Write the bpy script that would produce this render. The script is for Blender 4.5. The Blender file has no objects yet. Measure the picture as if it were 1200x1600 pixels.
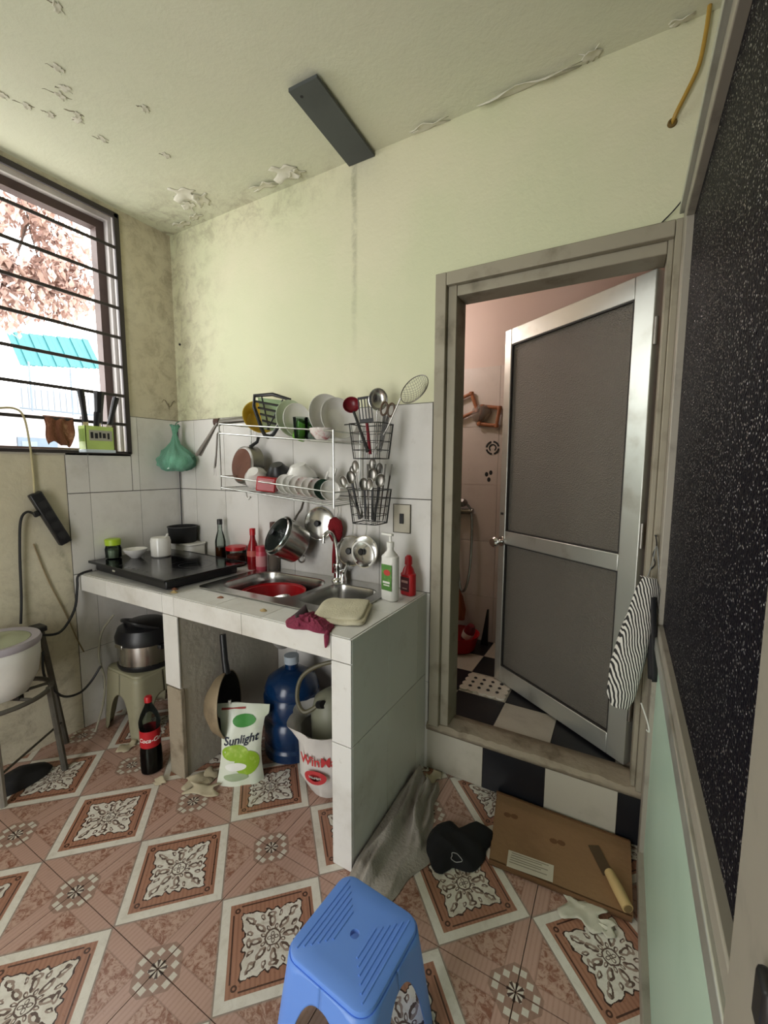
import bpy, bmesh, math, random
from mathutils import Vector, Matrix, noise
random.seed(7)
PI = math.pi
SC = bpy.context.scene
COL = SC.collection

# ------------------------------------------------------------------ camera
CAM_POS = Vector((2.3497, -1.6567, 1.3402))
F = Vector((-0.48809713, 0.86633401, -0.10595555))
R = Vector((0.87098619, 0.49128559, 0.00463925))
U = Vector((-0.05607357, 0.09002142, 0.99436004))
cd = bpy.data.cameras.new('camera')
cam = bpy.data.objects.new('camera', cd)
COL.objects.link(cam)
m = Matrix((R, U, -F)).transposed().to_4x4()
m.translation = CAM_POS
cam.matrix_world = m
cd.sensor_fit = 'HORIZONTAL'
cd.sensor_width = 36.0
cd.lens = 36.0 * 666.88 / 1200.0
cd.clip_start = 0.02
cd.clip_end = 200
SC.camera = cam

# ------------------------------------------------------------------ world and view
W = bpy.data.worlds.new('overcast_sky')
SC.world = W
W.use_nodes = True
bg = W.node_tree.nodes['Background']
bg.inputs[0].default_value = (1.0, 1.0, 0.985, 1)
bg.inputs[1].default_value = 5.2
SC.view_settings.view_transform = 'Standard'
SC.view_settings.look = 'None'
SC.view_settings.gamma = 1.0
SC.view_settings.use_curve_mapping = False
SC.view_settings.exposure = 0.52
SC.cycles.max_bounces = 8
SC.cycles.caustics_reflective = False
SC.cycles.caustics_refractive = False


def area_light(name, loc, rot, sx, sy, power, color=(1, 1, 1), portal=False):
    l = bpy.data.lights.new(name, 'AREA')
    l.shape = 'RECTANGLE'
    l.size, l.size_y = sx, sy
    l.energy = power
    l.color = color
    o = bpy.data.objects.new(name, l)
    COL.objects.link(o)
    o.location = loc
    o.rotation_euler = rot
    if portal:
        l.cycles.is_portal = True
    return o


area_light('window_portal', (-0.17, -0.93, 2.0), (0, -PI / 2, 0), 1.22, 1.3, 1, portal=True)
area_light('doorway_portal', (1.3, -3.05, 1.1), (PI / 2, 0, 0), 0.9, 2.2, 1, portal=True)  # portal for the unseen doorway added behind the camera


# ------------------------------------------------------------------ colour and material helpers
def lin(c):
    if isinstance(c, str):
        c = [int(c[i:i + 2], 16) / 255 for i in (0, 2, 4)]
    return tuple((x / 12.92 if x <= .04045 else ((x + .055) / 1.055) ** 2.4) for x in c[:3]) + (1.0,)


class S:
    """a node socket with arithmetic"""
    def __init__(s, nt, sock):
        s.nt, s.k = nt, sock

    def _m(s, op, *a):
        n = s.nt.nodes.new('ShaderNodeMath')
        n.operation = op
        for i, x in enumerate((s,) + a):
            if isinstance(x, S):
                s.nt.links.new(x.k, n.inputs[i])
            else:
                n.inputs[i].default_value = x
        return S(s.nt, n.outputs[0])

    def __add__(s, o): return s._m('ADD', o)
    __radd__ = __add__
    def __mul__(s, o): return s._m('MULTIPLY', o)
    __rmul__ = __mul__
    def __sub__(s, o): return s._m('SUBTRACT', o)
    def __rsub__(s, o): return (s * -1.0) + o
    def __truediv__(s, o): return s._m('DIVIDE', o)
    def gt(s, o): return s._m('GREATER_THAN', o)
    def lt(s, o): return s._m('LESS_THAN', o)
    def abs(s): return s._m('ABSOLUTE')
    def floor(s): return s._m('FLOOR')
    def sin(s): return s._m('SINE')
    def cos(s): return s._m('COSINE')
    def max(s, o): return s._m('MAXIMUM', o)
    def min(s, o): return s._m('MINIMUM', o)
    def mod(s, o): return s._m('FLOORED_MODULO', o)
    def sqrt(s): return s._m('SQRT')
    def pow(s, o): return s._m('POWER', o)
    def atan2(s, o): return s._m('ARCTAN2', o)
    def clamp(s):
        n = s.nt.nodes.new('ShaderNodeClamp')
        s.nt.links.new(s.k, n.inputs[0])
        return S(s.nt, n.outputs[0])

    def ramp(s, a, b):
        """smooth 0..1 between a and b"""
        n = s.nt.nodes.new('ShaderNodeMapRange')
        n.interpolation_type = 'SMOOTHSTEP'
        s.nt.links.new(s.k, n.inputs[0])
        rev = a > b
        n.inputs[1].default_value, n.inputs[2].default_value = (b, a) if rev else (a, b)
        n.inputs[3].default_value, n.inputs[4].default_value = (1, 0) if rev else (0, 1)
        return S(s.nt, n.outputs[0])


class MatB:
    def __init__(s, name):
        s.m = bpy.data.materials.new(name)
        s.m.use_nodes = True
        s.nt = s.m.node_tree
        s.b = s.nt.nodes['Principled BSDF']
        s._c = None

    def co(s):
        if s._c is None:
            s._c = s.nt.nodes.new('ShaderNodeTexCoord')
        return s._c.outputs['Object']

    def wpos(s):
        n = s.nt.nodes.new('ShaderNodeNewGeometry')
        return n.outputs['Position']

    def xyz(s, v=None):
        n = s.nt.nodes.new('ShaderNodeSeparateXYZ')
        s.nt.links.new(v or s.co(), n.inputs[0])
        return [S(s.nt, o) for o in n.outputs]

    def comb(s, x, y, z=0.0):
        n = s.nt.nodes.new('ShaderNodeCombineXYZ')
        for i, q in enumerate((x, y, z)):
            if isinstance(q, S): s.nt.links.new(q.k, n.inputs[i])
            else: n.inputs[i].default_value = q
        return n.outputs[0]

    def noise(s, scale, detail=3, rough=.55, vec=None, dist=0):
        n = s.nt.nodes.new('ShaderNodeTexNoise')
        n.inputs['Scale'].default_value = scale
        n.inputs['Detail'].default_value = detail
        n.inputs['Roughness'].default_value = rough
        n.inputs['Distortion'].default_value = dist
        s.nt.links.new(vec or s.co(), n.inputs['Vector'])
        return S(s.nt, n.outputs[0])

    def voro(s, scale, feature='F1', vec=None):
        n = s.nt.nodes.new('ShaderNodeTexVoronoi')
        n.feature = feature
        n.inputs['Scale'].default_value = scale
        s.nt.links.new(vec or s.co(), n.inputs['Vector'])
        return S(s.nt, n.outputs['Distance'])

    def rnd(s):
        n = s.nt.nodes.new('ShaderNodeObjectInfo')
        return S(s.nt, n.outputs['Random'])

    def mix(s, f, a, b):
        n = s.nt.nodes.new('ShaderNodeMix')
        n.data_type = 'RGBA'
        for i, q in ((0, f), (6, a), (7, b)):
            if isinstance(q, S): s.nt.links.new(q.k, n.inputs[i])
            elif isinstance(q, (int, float)): n.inputs[i].default_value = q
            else: n.inputs[i].default_value = lin(q)
        return S(s.nt, n.outputs[2])

    def set(s, **k):
        for n, v in k.items():
            i = s.b.inputs[n.replace('_', ' ')]
            if isinstance(v, S): s.nt.links.new(v.k, i)
            elif isinstance(v, str): i.default_value = lin(v)
            else: i.default_value = v
        return s

    def bump(s, h, strength=.3, dist=.01):
        n = s.nt.nodes.new('ShaderNodeBump')
        n.inputs['Strength'].default_value = strength
        n.inputs['Distance'].default_value = dist
        s.nt.links.new(h.k, n.inputs['Height'])
        s.nt.links.new(n.outputs[0], s.b.inputs['Normal'])
        return s


_mats = {}


def mat(name, col='808080', rough=.5, metal=0., dirt=None, dscale=6., damt=.5, bump=0., bscale=40., trans=0., alpha=1., sss=0., emit=None, estr=1., spec=.5, coat=0.):
    if name in _mats:
        return _mats[name]
    b = MatB(name)
    c2 = dirt or col
    n = b.noise(dscale, 4)
    if dirt:
        b.set(Base_Color=b.mix(n.ramp(.5 - .0, .5 + .28) * damt, col, dirt))
    else:
        k = [max(0, min(1, int(col[i:i + 2], 16) / 255 * .86)) for i in (0, 2, 4)]
        b.set(Base_Color=b.mix(n.ramp(.4, .7) * .5, col, k))
    b.set(Roughness=(n * .16 + (rough - .08)).clamp(), Metallic=metal)
    b.b.inputs['Specular IOR Level'].default_value = spec
    if trans: b.set(Transmission_Weight=trans)
    if alpha < 1: b.set(Alpha=alpha)
    if coat: b.set(Coat_Weight=coat)
    if emit:
        b.b.inputs['Emission Color'].default_value = lin(emit)
        b.b.inputs['Emission Strength'].default_value = estr
    if bump:
        b.bump(b.noise(bscale, 3), bump)
    _mats[name] = b.m
    return b.m


# ------------------------------------------------------------------ mesh helpers
I4 = Matrix.Identity(4)


def T(x=0, y=0, z=0): return Matrix.Translation((x, y, z))
def RX(a): return Matrix.Rotation(a, 4, 'X')
def RY(a): return Matrix.Rotation(a, 4, 'Y')
def RZ(a): return Matrix.Rotation(a, 4, 'Z')


def align(d, up=(0, 0, 1)):
    """matrix whose z axis runs along d"""
    return Vector(d).normalized().to_track_quat('Z', 'Y').to_matrix().to_4x4()


def spline(pts, n=6, closed=False):
    P = [Vector(p) for p in pts]
    out = []
    N = len(P)
    for i in range(N if closed else N - 1):
        g = (lambda j: P[j % N]) if closed else (lambda j: P[max(0, min(N - 1, j))])
        p0, p1, p2, p3 = g(i - 1), g(i), g(i + 1), g(i + 2)
        for k in range(n):
            t = k / n
            out.append(.5 * (2 * p1 + (p2 - p0) * t + (2 * p0 - 5 * p1 + 4 * p2 - p3) * t * t + (3 * p1 - p0 - 3 * p2 + p3) * t ** 3))
    if not closed: out.append(P[-1])
    return out


class MB:
    def __init__(s):
        s.v, s.f = [], []

    def add(s, vs, fs, M=None):
        o = len(s.v)
        s.v += [tuple(M @ Vector(v)) if M is not None else tuple(v) for v in vs]
        s.f += [tuple(i + o for i in f) for f in fs]
        return s

    def box(s, x0, x1, y0, y1, z0, z1, M=None):
        vs = [(x, y, z) for x in (x0, x1) for y in (y0, y1) for z in (z0, z1)]
        return s.add(vs, [(0, 1, 3, 2), (4, 6, 7, 5), (0, 4, 5, 1), (2, 3, 7, 6), (0, 2, 6, 4), (1, 5, 7, 3)], M)

    def lathe(s, prof, n=24, M=None, close=False, fn=None):
        vs, fs, rings = [], [], []
        for (r, z) in prof:
            if r < 1e-6:
                rings.append([len(vs)]); vs.append((0, 0, z))
            else:
                rings.append(list(range(len(vs), len(vs) + n)))
                for i in range(n):
                    a = 2 * PI * i / n
                    p = (r * math.cos(a), r * math.sin(a), z)
                    vs.append(fn(a, p) if fn else p)
        pairs = list(zip(rings, rings[1:]))
        if close: pairs.append((rings[-1], rings[0]))
        for a, b in pairs:
            for i in range(n):
                j = (i + 1) % n
                q = [a[i % len(a)], a[j % len(a)], b[j % len(b)], b[i % len(b)]]
                q = list(dict.fromkeys(q))
                if len(q) > 2: fs.append(tuple(q))
        return s.add(vs, fs, M)

    def shell(s, prof, t=.003, n=24, M=None, fn=None):
        """open vessel: outer profile from bottom up, inner wall returned"""
        inn = [(max(r - t, 0), z + (t if i == 0 else 0) * 1.0) for i, (r, z) in enumerate(prof)]
        inn = [(r, max(z, prof[0][1] + t)) for r, z in inn]
        return s.lathe([(0, prof[0][1])] + list(prof) + inn[::-1] + [(0, prof[0][1] + t)], n, M, fn=fn)

    def tube(s, pts, r, n=8, closed=False, M=None):
        P = [Vector(p) for p in pts]
        N = len(P)
        rr = r if isinstance(r, (list, tuple)) else [r] * N
        vs, fs = [], []
        prev = None
        for i in range(N):
            if closed: t = P[(i + 1) % N] - P[i - 1]
            else: t = P[min(i + 1, N - 1)] - P[max(i - 1, 0)]
            if t.length < 1e-9: t = Vector((0, 0, 1))
            t.normalize()
            if prev is None:
                a = Vector((0, 0, 1)) if abs(t.z) < .9 else Vector((1, 0, 0))
                u = t.cross(a).normalized()
            else:
                u = (prev - t * prev.dot(t))
                u = u.normalized() if u.length > 1e-6 else t.orthogonal().normalized()
            prev = u
            w = t.cross(u)
            for k in range(n):
                a = 2 * PI * k / n
                vs.append(P[i] + (u * math.cos(a) + w * math.sin(a)) * rr[i])
        for i in range(N if closed else N - 1):
            j = (i + 1) % N
            for k in range(n):
                l = (k + 1) % n
                fs.append((i * n + k, i * n + l, j * n + l, j * n + k))
        if not closed:
            fs.append(tuple(range(n))[::-1]); fs.append(tuple(range((N - 1) * n, N * n)))
        return s.add(vs, fs, M)

    def cyl(s, p0, p1, r0, r1=None, n=12, M=None):
        return s.tube([p0, p1], [r0, r0 if r1 is None else r1], n, M=M)

    def prism(s, poly, z0, z1, M=None):
        n = len(poly)
        vs = [(x, y, z0) for x, y in poly] + [(x, y, z1) for x, y in poly]
        fs = [tuple(range(n))[::-1], tuple(range(n, 2 * n))] + [(i, (i + 1) % n, n + (i + 1) % n, n + i) for i in range(n)]
        return s.add(vs, fs, M)

    def grid(s, fn, nu, nv, wrap=False, M=None):
        vs = [fn(i / nu, j / nv) for j in range(nv + 1) for i in range(nu + (0 if wrap else 1))]
        w = nu if wrap else nu + 1
        fs = [(j * w + i, j * w + (i + 1) % w, (j + 1) * w + (i + 1) % w, (j + 1) * w + i) for j in range(nv) for i in range(nu)]
        return s.add(vs, fs, M)

    def build(s, name, mt, parent=None, smooth=True, bevel=0., solid=0., loc=None, sub=0, angle=40):
        me = bpy.data.meshes.new(name)
        me.from_pydata(s.v, [], s.f)
        me.update()
        bm = bmesh.new(); bm.from_mesh(me)
        bmesh.ops.recalc_face_normals(bm, faces=bm.faces)
        bm.to_mesh(me); bm.free()
        o = bpy.data.objects.new(name, me)
        COL.objects.link(o)
        if mt: me.materials.append(mt)
        if smooth:
            me.polygons.foreach_set('use_smooth', [True] * len(me.polygons))
            me.set_sharp_from_angle(angle=math.radians(angle))
        if parent: o.parent = parent
        if loc: o.location = loc
        if solid:
            d = o.modifiers.new('solid', 'SOLIDIFY'); d.thickness = solid; d.offset = 0
        if bevel:
            d = o.modifiers.new('bevel', 'BEVEL'); d.width = bevel; d.segments = 2; d.limit_method = 'ANGLE'
        if sub:
            d = o.modifiers.new('sub', 'SUBSURF'); d.levels = sub; d.render_levels = sub
        return o


def box(name, mt, b, parent=None, bevel=0., M=None):
    return MB().box(*b, M=M).build(name, mt, parent, smooth=bool(bevel), bevel=bevel)


def tag(o, label, cat, group=None, kind=None):
    o['label'] = label
    o['category'] = cat
    if group: o['group'] = group
    if kind: o['kind'] = kind
    return o


def thing(name, label, cat, loc=(0, 0, 0), rz=0., group=None, kind=None, rot=None):
    o = bpy.data.objects.new(name, None)
    COL.objects.link(o)
    o.empty_display_size = .05
    o.location = loc
    o.rotation_euler = rot or (0, 0, rz)
    return tag(o, label, cat, group, kind)


def copy_obj(o, parent, loc, rot=None):
    c = o.copy()
    COL.objects.link(c)
    c.parent = parent
    c.location = loc
    if rot: c.rotation_euler = rot
    return c


def text(body, size, mt, parent, M, shear=0., wrap=0., name='lettering', bold=0.):
    cu = bpy.data.curves.new(name, 'FONT')
    cu.body = body; cu.size = size; cu.shear = shear
    cu.align_x = 'CENTER'; cu.align_y = 'CENTER'
    cu.offset = bold; cu.extrude = 0.0004; cu.resolution_u = 3
    tmp = bpy.data.objects.new('tmp', cu)
    COL.objects.link(tmp)
    bpy.context.view_layer.update()
    me = bpy.data.meshes.new_from_object(tmp.evaluated_get(bpy.context.evaluated_depsgraph_get()))
    bpy.data.objects.remove(tmp)
    for v in me.vertices:
        if wrap:   # bend round a vertical cylinder, x along the arc, y up
            a = v.co.x / wrap
            rr = wrap + v.co.z
            v.co = M @ Vector((rr * math.sin(a), -rr * math.cos(a), v.co.y))
        else:
            v.co = M @ v.co
    me.materials.clear(); me.materials.append(mt)
    o = bpy.data.objects.new(name, me)
    COL.objects.link(o)
    o.parent = parent
    return o


def heap(poly, c, h, seed, rings=16, n=72, fold=.5, fs=14., peak=1.0, base=.004):
    """a soft pile: star-shaped outline poly round c, folded top"""
    mb = MB()
    P = [(math.atan2(y - c[1], x - c[0]), math.hypot(x - c[0], y - c[1])) for x, y in poly]
    P.sort()

    def rad(a):
        for i in range(len(P)):
            a0, r0 = P[i]; a1, r1 = P[(i + 1) % len(P)]
            if i == len(P) - 1: a1 += 2 * PI
            aa = a if a >= a0 else a + 2 * PI
            if a0 <= aa <= a1:
                t = (aa - a0) / (a1 - a0 + 1e-9)
                t = t * t * (3 - 2 * t)
                return r0 + (r1 - r0) * t
        return P[0][1]

    def fn(u, v):
        a = -PI + 2 * PI * u
        r = rad(a) * (1 + .05 * noise.noise((math.cos(a) * 3 + seed, math.sin(a) * 3, 1))) * v
        x, y = c[0] + r * math.cos(a), c[1] + r * math.sin(a)
        nz = noise.noise((x * fs * .4 + seed, y * fs * .4, seed))
        rd = 1 - abs(noise.noise((x * fs + nz * 2, y * fs + seed, 3.1)))
        z = base + h * (1 - v ** (2.6 * peak)) * (1 - fold + fold * rd * rd + .35 * nz) + .008 * (1 - v) * rd
        return (x, y, max(z, base))
    mb.grid(fn, n, rings, wrap=True)
    k = len(mb.v)
    return mb


# ------------------------------------------------------------------ surface materials
def plaster(name, a, b_, stain, corner=True, kind='back'):
    b = MatB(name)
    wp = b.wpos()
    x, y, z = b.xyz(wp)
    n1 = b.noise(1.3, 4, .6, wp)
    n2 = b.noise(11, 7, .75, wp, .4)
    n3 = b.noise(38, 4, .7, wp)
    c = b.mix(n1.ramp(.35, .65), a, b_)
    # grime with its own blotchy outline, thickest in the damp corner and below the ceiling joint
    if kind == 'back':
        near = (x.ramp(.55, -.05) * .8).max((z + n1 * .25).ramp(2.52, 2.74) * .6 * x.ramp(1.7, .5)).max(x.ramp(1.0, .1) * z.ramp(1.76, 1.6) * .7)
        streak = ((x - 1.262 + (n2 - .5) * .03).abs()).ramp(.022, .002) * (z + n2 * .3).ramp(1.9, 2.6) * .5
        near2 = streak
    elif kind == 'left':
        near = (y.ramp(-.5, .05) * .55).max(z.ramp(1.25, .3) * .45).max((z + n1 * .2).ramp(2.5, 2.72) * .5) + .15
        near2 = ((y + .62 + z * .25 - .2 + (n2 - .5) * .05).abs()).ramp(.02, .0) * z.ramp(1.0, .9) * .4
    else:
        near = (x.ramp(.9, .0) * y.ramp(-.45, .0) * .9).max(y.ramp(-.16, .02) * x.ramp(1.6, .6) * .7) + .05
        near2 = x * 0.
    blot = (n2.ramp(.42, .68) * near + n3.ramp(.55, .75) * n2.ramp(.45, .6) * near * .7).clamp()
    c = b.mix(blot * .75, c, stain)
    c = b.mix((near2 * n2.ramp(.3, .6)).clamp(), c, '5f5f45')
    # small scuffs
    sc = b.noise(16, 5, .8, wp, 1.5).ramp(.69, .74) * b.noise(2.2, 1, .5, wp).ramp(.52, .62)
    c = b.mix(sc * .55, c, '6b6450')
    b.set(Base_Color=c, Roughness=.75)
    b.bump(n2 + n3 * .4, .22, .012)
    return b.m


M_BACK = plaster('wall_plaster_green', 'd9d5b8', 'd0d2b0', '857a62', kind='back')
M_LEFT = plaster('wall_plaster_beige', 'cfc8b2', 'c5bca4', '7c705a', kind='left')
M_CEIL = plaster('ceiling_paint', 'd9d8c2', 'd5d7bf', '8f8470', kind='ceil')
M_PINK = mat('bath_paint', 'cfbbb2', .7, dirt='b5a097', dscale=2)


def tile_mat(name, col, col2, grime, amt=.35, rough=.22):
    b = MatB(name)
    r = b.rnd()
    wp = b.wpos()
    n = b.noise(3.2, 5, .65, wp)
    n2 = b.noise(26, 4, .7, wp)
    c = b.mix(r, col, col2)
    c = b.mix((n.ramp(.45, .75) * amt + n2.ramp(.62, .75) * amt * .6).clamp(), c, grime)
    b.set(Base_Color=c, Roughness=(n * .3 + rough).clamp())
    return b.m


M_TILE = tile_mat('white_wall_tile', 'e0ddd8', 'd6d3ce', '96907f', .3)
M_CTILE = tile_mat('white_counter_tile', 'e0dfdb', 'd4d2cc', '8d8068', .38)
M_GROUT = mat('dark_grout', '5d5a52', .9)
M_BLACKTILE = tile_mat('black_tile', '1a1c22', '14161b', '4a4740', .22, .2)
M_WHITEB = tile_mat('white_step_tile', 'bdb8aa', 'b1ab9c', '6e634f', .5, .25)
M_CONC = mat('worn_concrete', '968b78', .9, dirt='54442f', dscale=9, damt=.8, bump=.5, bscale=30)
M_CONCL = mat('bare_plaster', 'b3ada0', .9, dirt='8a8273', dscale=5, bump=.3)
M_STEEL = mat('stainless_steel', 'c9c8c4', .24, 1., dirt='8d877c', dscale=12, damt=.4)
M_CHROME = mat('chrome', 'e4e4e2', .1, 1.)
M_STEELD = mat('dull_steel', '8f8c86', .36, 1., dirt='55504a', dscale=14, damt=.5)
M_ALU = mat('worn_aluminium', 'c9cbc4', .38, .75, dirt='8b8371', dscale=7, damt=.5)
M_FRAME = mat('grey_door_frame_paint', '9b9482', .55, .2, dirt='5f5745', dscale=8, damt=.7)
M_BLACKP = mat('black_plastic', '17171a', .38)
M_BLACKM = mat('black_matt', '1d1d1f', .75)
M_WHITEP = mat('white_plastic', 'e2e0da', .35)
M_CREAMP = mat('aged_cream_plastic', 'b9b49a', .45, dirt='7d745c', dscale=9, damt=.6)
M_WOODD = mat('dark_wood', '4b3a33', .6, dirt='2c221e', dscale=20)
M_WIN = mat('window_wood_brown', '53423d', .55, dirt='33282a', dscale=14)
M_GRILL = mat('dark_grille_paint', '3a3434', .5, .3)
M_RED = mat('red_plastic', 'b3121c', .35)
M_DRED = mat('dark_red_plastic', '6f1220', .35)
M_CERAM = mat('white_ceramic', 'e8e6e1', .16)
M_GLASS = None


def clear(name, col, a=.25, rough=.08, base=None):
    """thin clear plastic or glass: see-through with a sheen"""
    b = MatB(name)
    nt = b.nt
    tr = nt.nodes.new('ShaderNodeBsdfTransparent')
    tr.inputs[0].default_value = lin(col)
    mx = nt.nodes.new('ShaderNodeMixShader')
    fr = nt.nodes.new('ShaderNodeFresnel'); fr.inputs[0].default_value = 1.45
    n = b.noise(9, 2)
    f = (S(nt, fr.outputs[0]) * .9 + a + (n - .5) * .08).clamp()
    nt.links.new(f.k, mx.inputs[0])
    nt.links.new(tr.outputs[0], mx.inputs[1])
    nt.links.new(b.b.outputs[0], mx.inputs[2])
    nt.links.new(mx.outputs[0], nt.nodes['Material Output'].inputs[0])
    b.set(Base_Color=base or col, Roughness=rough)
    return b.m


M_GLASS = clear('clear_glass', 'e2eae6', .05, base='2a2c2b')
M_GREENBAG = clear('green_film', 'c4f0da', .55, .22, base='9fe0c4')
for m_ in (M_GREENBAG,):
    n_ = m_.node_tree; bp_ = n_.nodes.new('ShaderNodeBump'); nz_ = n_.nodes.new('ShaderNodeTexNoise'); nz_.inputs['Scale'].default_value = 45; nz_.inputs['Detail'].default_value = 4
    bp_.inputs['Distance'].default_value = .02; n_.links.new(nz_.outputs[0], bp_.inputs['Height']); n_.links.new(bp_.outputs[0], n_.nodes['Principled BSDF'].inputs['Normal'])
M_WHITEBAG = clear('white_film', 'e8e6e2', .72, .3)


# ---- patterned floor tile (coordinates: centre of each tile)
TS = 0.4224
def floor_tile_mat():
    b = MatB('patterned_floor_tile')
    x, y, z = b.xyz()
    u = x * (1 / TS); v = y * (1 / TS)
    au, av = u.abs(), v.abs()
    d = au + av
    mx = au.max(av)
    wp = b.wpos()
    grain = b.noise(70, 4, .7, wp)
    blot = b.noise(22, 5, .75, wp, .8)
    # fine printed lines across the tile
    ln = ((u + v) * 150.).sin().ramp(-.2, .8)
    ln2 = (u * 210.).sin().ramp(0., .9)
    band = b.mix(ln2 * .35 + grain * .2, 'bd9b8d', 'a48070')
    marb = b.mix(b.noise(46, 4, .8, wp, 1.2).ramp(.42, .62), 'bd9d8d', '8a5c4a')
    c = b.mix(mx.lt(.405), band, marb)
    # thin dark rule between band and marbled triangle
    c = b.mix(((mx - .405).abs()).ramp(.007, .002) * .35, c, '6b4a3c')
    # diamond: soft grey edge, white border, rust field, dark rule
    c = b.mix(d.ramp(.515, .488), c, '8f857b')
    c = b.mix(d.lt(.488), c, b.mix(blot.ramp(.4, .8), 'e2ddd2', 'cfc8ba'))
    field = b.mix(ln * .45, 'a87a63', '855a49')
    c = b.mix(d.lt(.405), c, field)
    rot_a = (u + v).abs(); rot_b = (u - v).abs()
    c = b.mix(((d - .372).abs()).lt(.007) * rot_a.min(rot_b).lt(.30), c, '4a2f25')
    # small scrolls where the rule meets the diamond's points
    for (ox, oy) in ((.335, 0.), (0., .335)):
        q = ((au - ox) * (au - ox) + (av - oy) * (av - oy)).sqrt()
        q2 = ((au - ox + oy * .0) * (au - ox) + ((av - oy).abs() - .0) * (av - oy).abs()).sqrt()
        c = b.mix(((q - .014).abs()).lt(.0055), c, '4a2f25')
    # central lace ornament: scalloped four-pointed medallion
    wob = b.noise(60, 2, .5, wp)
    th = v.atan2(u) + (wob - .5) * .22
    r = (u * u + v * v).sqrt() + (wob - .5) * .02
    point = (th * 4.).cos() * .5 + .5
    scal = (th * 20.).cos()
    edge = (point.pow(3.0)) * .085 + scal * .010 + .188
    c = b.mix(r.lt(edge + .012), c, '3b2620')
    lace = b.mix(blot.ramp(.35, .75), 'e6e2d8', 'c9c0b2')
    c = b.mix(r.lt(edge), c, lace)
    # petals and leaves in grey-brown: ellipses folded round the centre
    def fold(nf, ph, r0, ra, rb):
        sec = 2 * PI / nf
        an = (th + ph + sec / 2).mod(sec) - sec / 2
        lx = (r * an.cos() - r0) * (1 / ra); ly = r * an.sin() * (1 / rb)
        return (lx * lx + ly * ly).sqrt()
    ink = b.mix(grain, '4a3b34', '6d574b')
    tone = b.mix(grain, '8d786b', 'a8968a')
    for nf, ph, r0, ra, rb in ((8, 0., .112, .046, .022), (4, 0., .205, .046, .020), (4, PI / 4, .155, .018, .034), (8, PI / 8, .160, .024, .013), (8, PI / 8, .070, .020, .012)):
        sec = 2 * PI / nf
        e = fold(nf, ph, r0, ra, rb)
        half = ((th + ph + sec / 2).mod(sec) - sec / 2).gt(0.)
        c = b.mix(e.lt(1.0), c, tone)
        c = b.mix(e.lt(1.0) * half, c, ink)
        c = b.mix(e.lt(.42), c, lace)
    c = b.mix(((r - .050).abs()).lt(.005), c, ink)
    e = fold(4, PI / 4, .022, .018, .012)
    c = b.mix(e.lt(1.), c, ink); c = b.mix(e.lt(.6), c, lace)
    # flower of little white lozenges at the tile corners
    cu = au * -1. + .5; cv = av * -1. + .5
    cd_ = cu + cv
    chk = ((cu * 21.).floor() + (cv * 21.).floor()).mod(2.).lt(.5) * ((cu * 21.).mod(1.) - .5).abs().lt(.40) * ((cv * 21.).mod(1.) - .5).abs().lt(.40)
    c = b.mix(cd_.lt(.20) * chk * (cu.max(cv)).lt(.165), c, b.mix(grain, 'e0dbcf', 'bfb5a6'))
    c = b.mix(cd_.lt(.20) * (chk * -1. + 1.) * (cu.max(cv)).lt(.16) * .55, c, '7a6152')
    q = (cu * cu + cv * cv).sqrt()
    c = b.mix(((cv.atan2(cu) * 8.).cos().gt(0.)) * q.lt(.055), c, '4c3a33')
    # ground-in dirt
    g = b.noise(1.7, 5, .7, wp).ramp(.5, .8) * .35
    c = b.mix(g, c, '6e5a4c')
    b.set(Base_Color=c, Roughness=(grain * .2 + .2))
    return b.m


M_FLOOR = floor_tile_mat()

# ------------------------------------------------------------------ the room
XR = 3.3          # far side beyond the partition door
YF = -3.0
HC = 2.646
ZS = .2155        # bathroom floor level
XD1, XD2, ZH = 1.656, 2.4586, 2.091   # door frame outside edges


def struct(name, mb, mt, label, cat, **k):
    return tag(mb.build(name, mt, None, smooth=False, **k), label, cat, kind='structure')


floor = struct('floor', MB().box(-.2, XR + .1, YF - .1, .0, -.06, -.004), M_GROUT, 'pink patterned ceramic tile floor of the kitchen', 'floor')
ceiling = struct('ceiling', MB().box(-.2, XR + .1, YF - .1, .0, HC, HC + .1), M_CEIL, 'pale painted ceiling with peeling flakes', 'ceiling')
wb = MB().box(-.2, XD1 + .02, 0, .1, -.06, HC + .1).box(XD1 + .02, XD2, 0, .1, ZH - .02, HC + .1).box(XD2 - .0, XR + .1, 0, .1, -.06, HC + .1)
wall_back = struct('wall_back', wb, M_BACK, 'yellow-green plaster wall behind the sink and doorway', 'wall')
WY0, WY1, WZ0, WZ1 = -1.55, -.296, 1.401, 2.616     # window opening in left wall
wl = MB().box(-.15, 0, WY1, .0, -.06, HC).box(-.15, 0, WY0, WY1, -.06, WZ0).box(-.15, 0, WY0, WY1, WZ1, HC).box(-.15, 0, YF, WY0, -.06, HC)
wall_left = struct('wall_left', wl, M_LEFT, 'stained beige plaster wall with the barred window', 'wall')
wall_right = struct('wall_right', MB().box(XR, XR + .1, YF, 0, -.06, HC), M_BACK, 'plaster wall beyond the dark glass partition door', 'wall')
wf = MB().box(-.15, .85, YF - .1, YF, -.06, HC).box(1.75, XR, YF - .1, YF, -.06, HC).box(.85, 1.75, YF - .1, YF, 2.2, HC)  # unseen wall; its doorway is added and sized to let sky light in
wall_front = struct('wall_front', wf, M_LEFT, 'plaster wall with unseen doorway added behind the viewer to let sky light in', 'wall')

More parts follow.
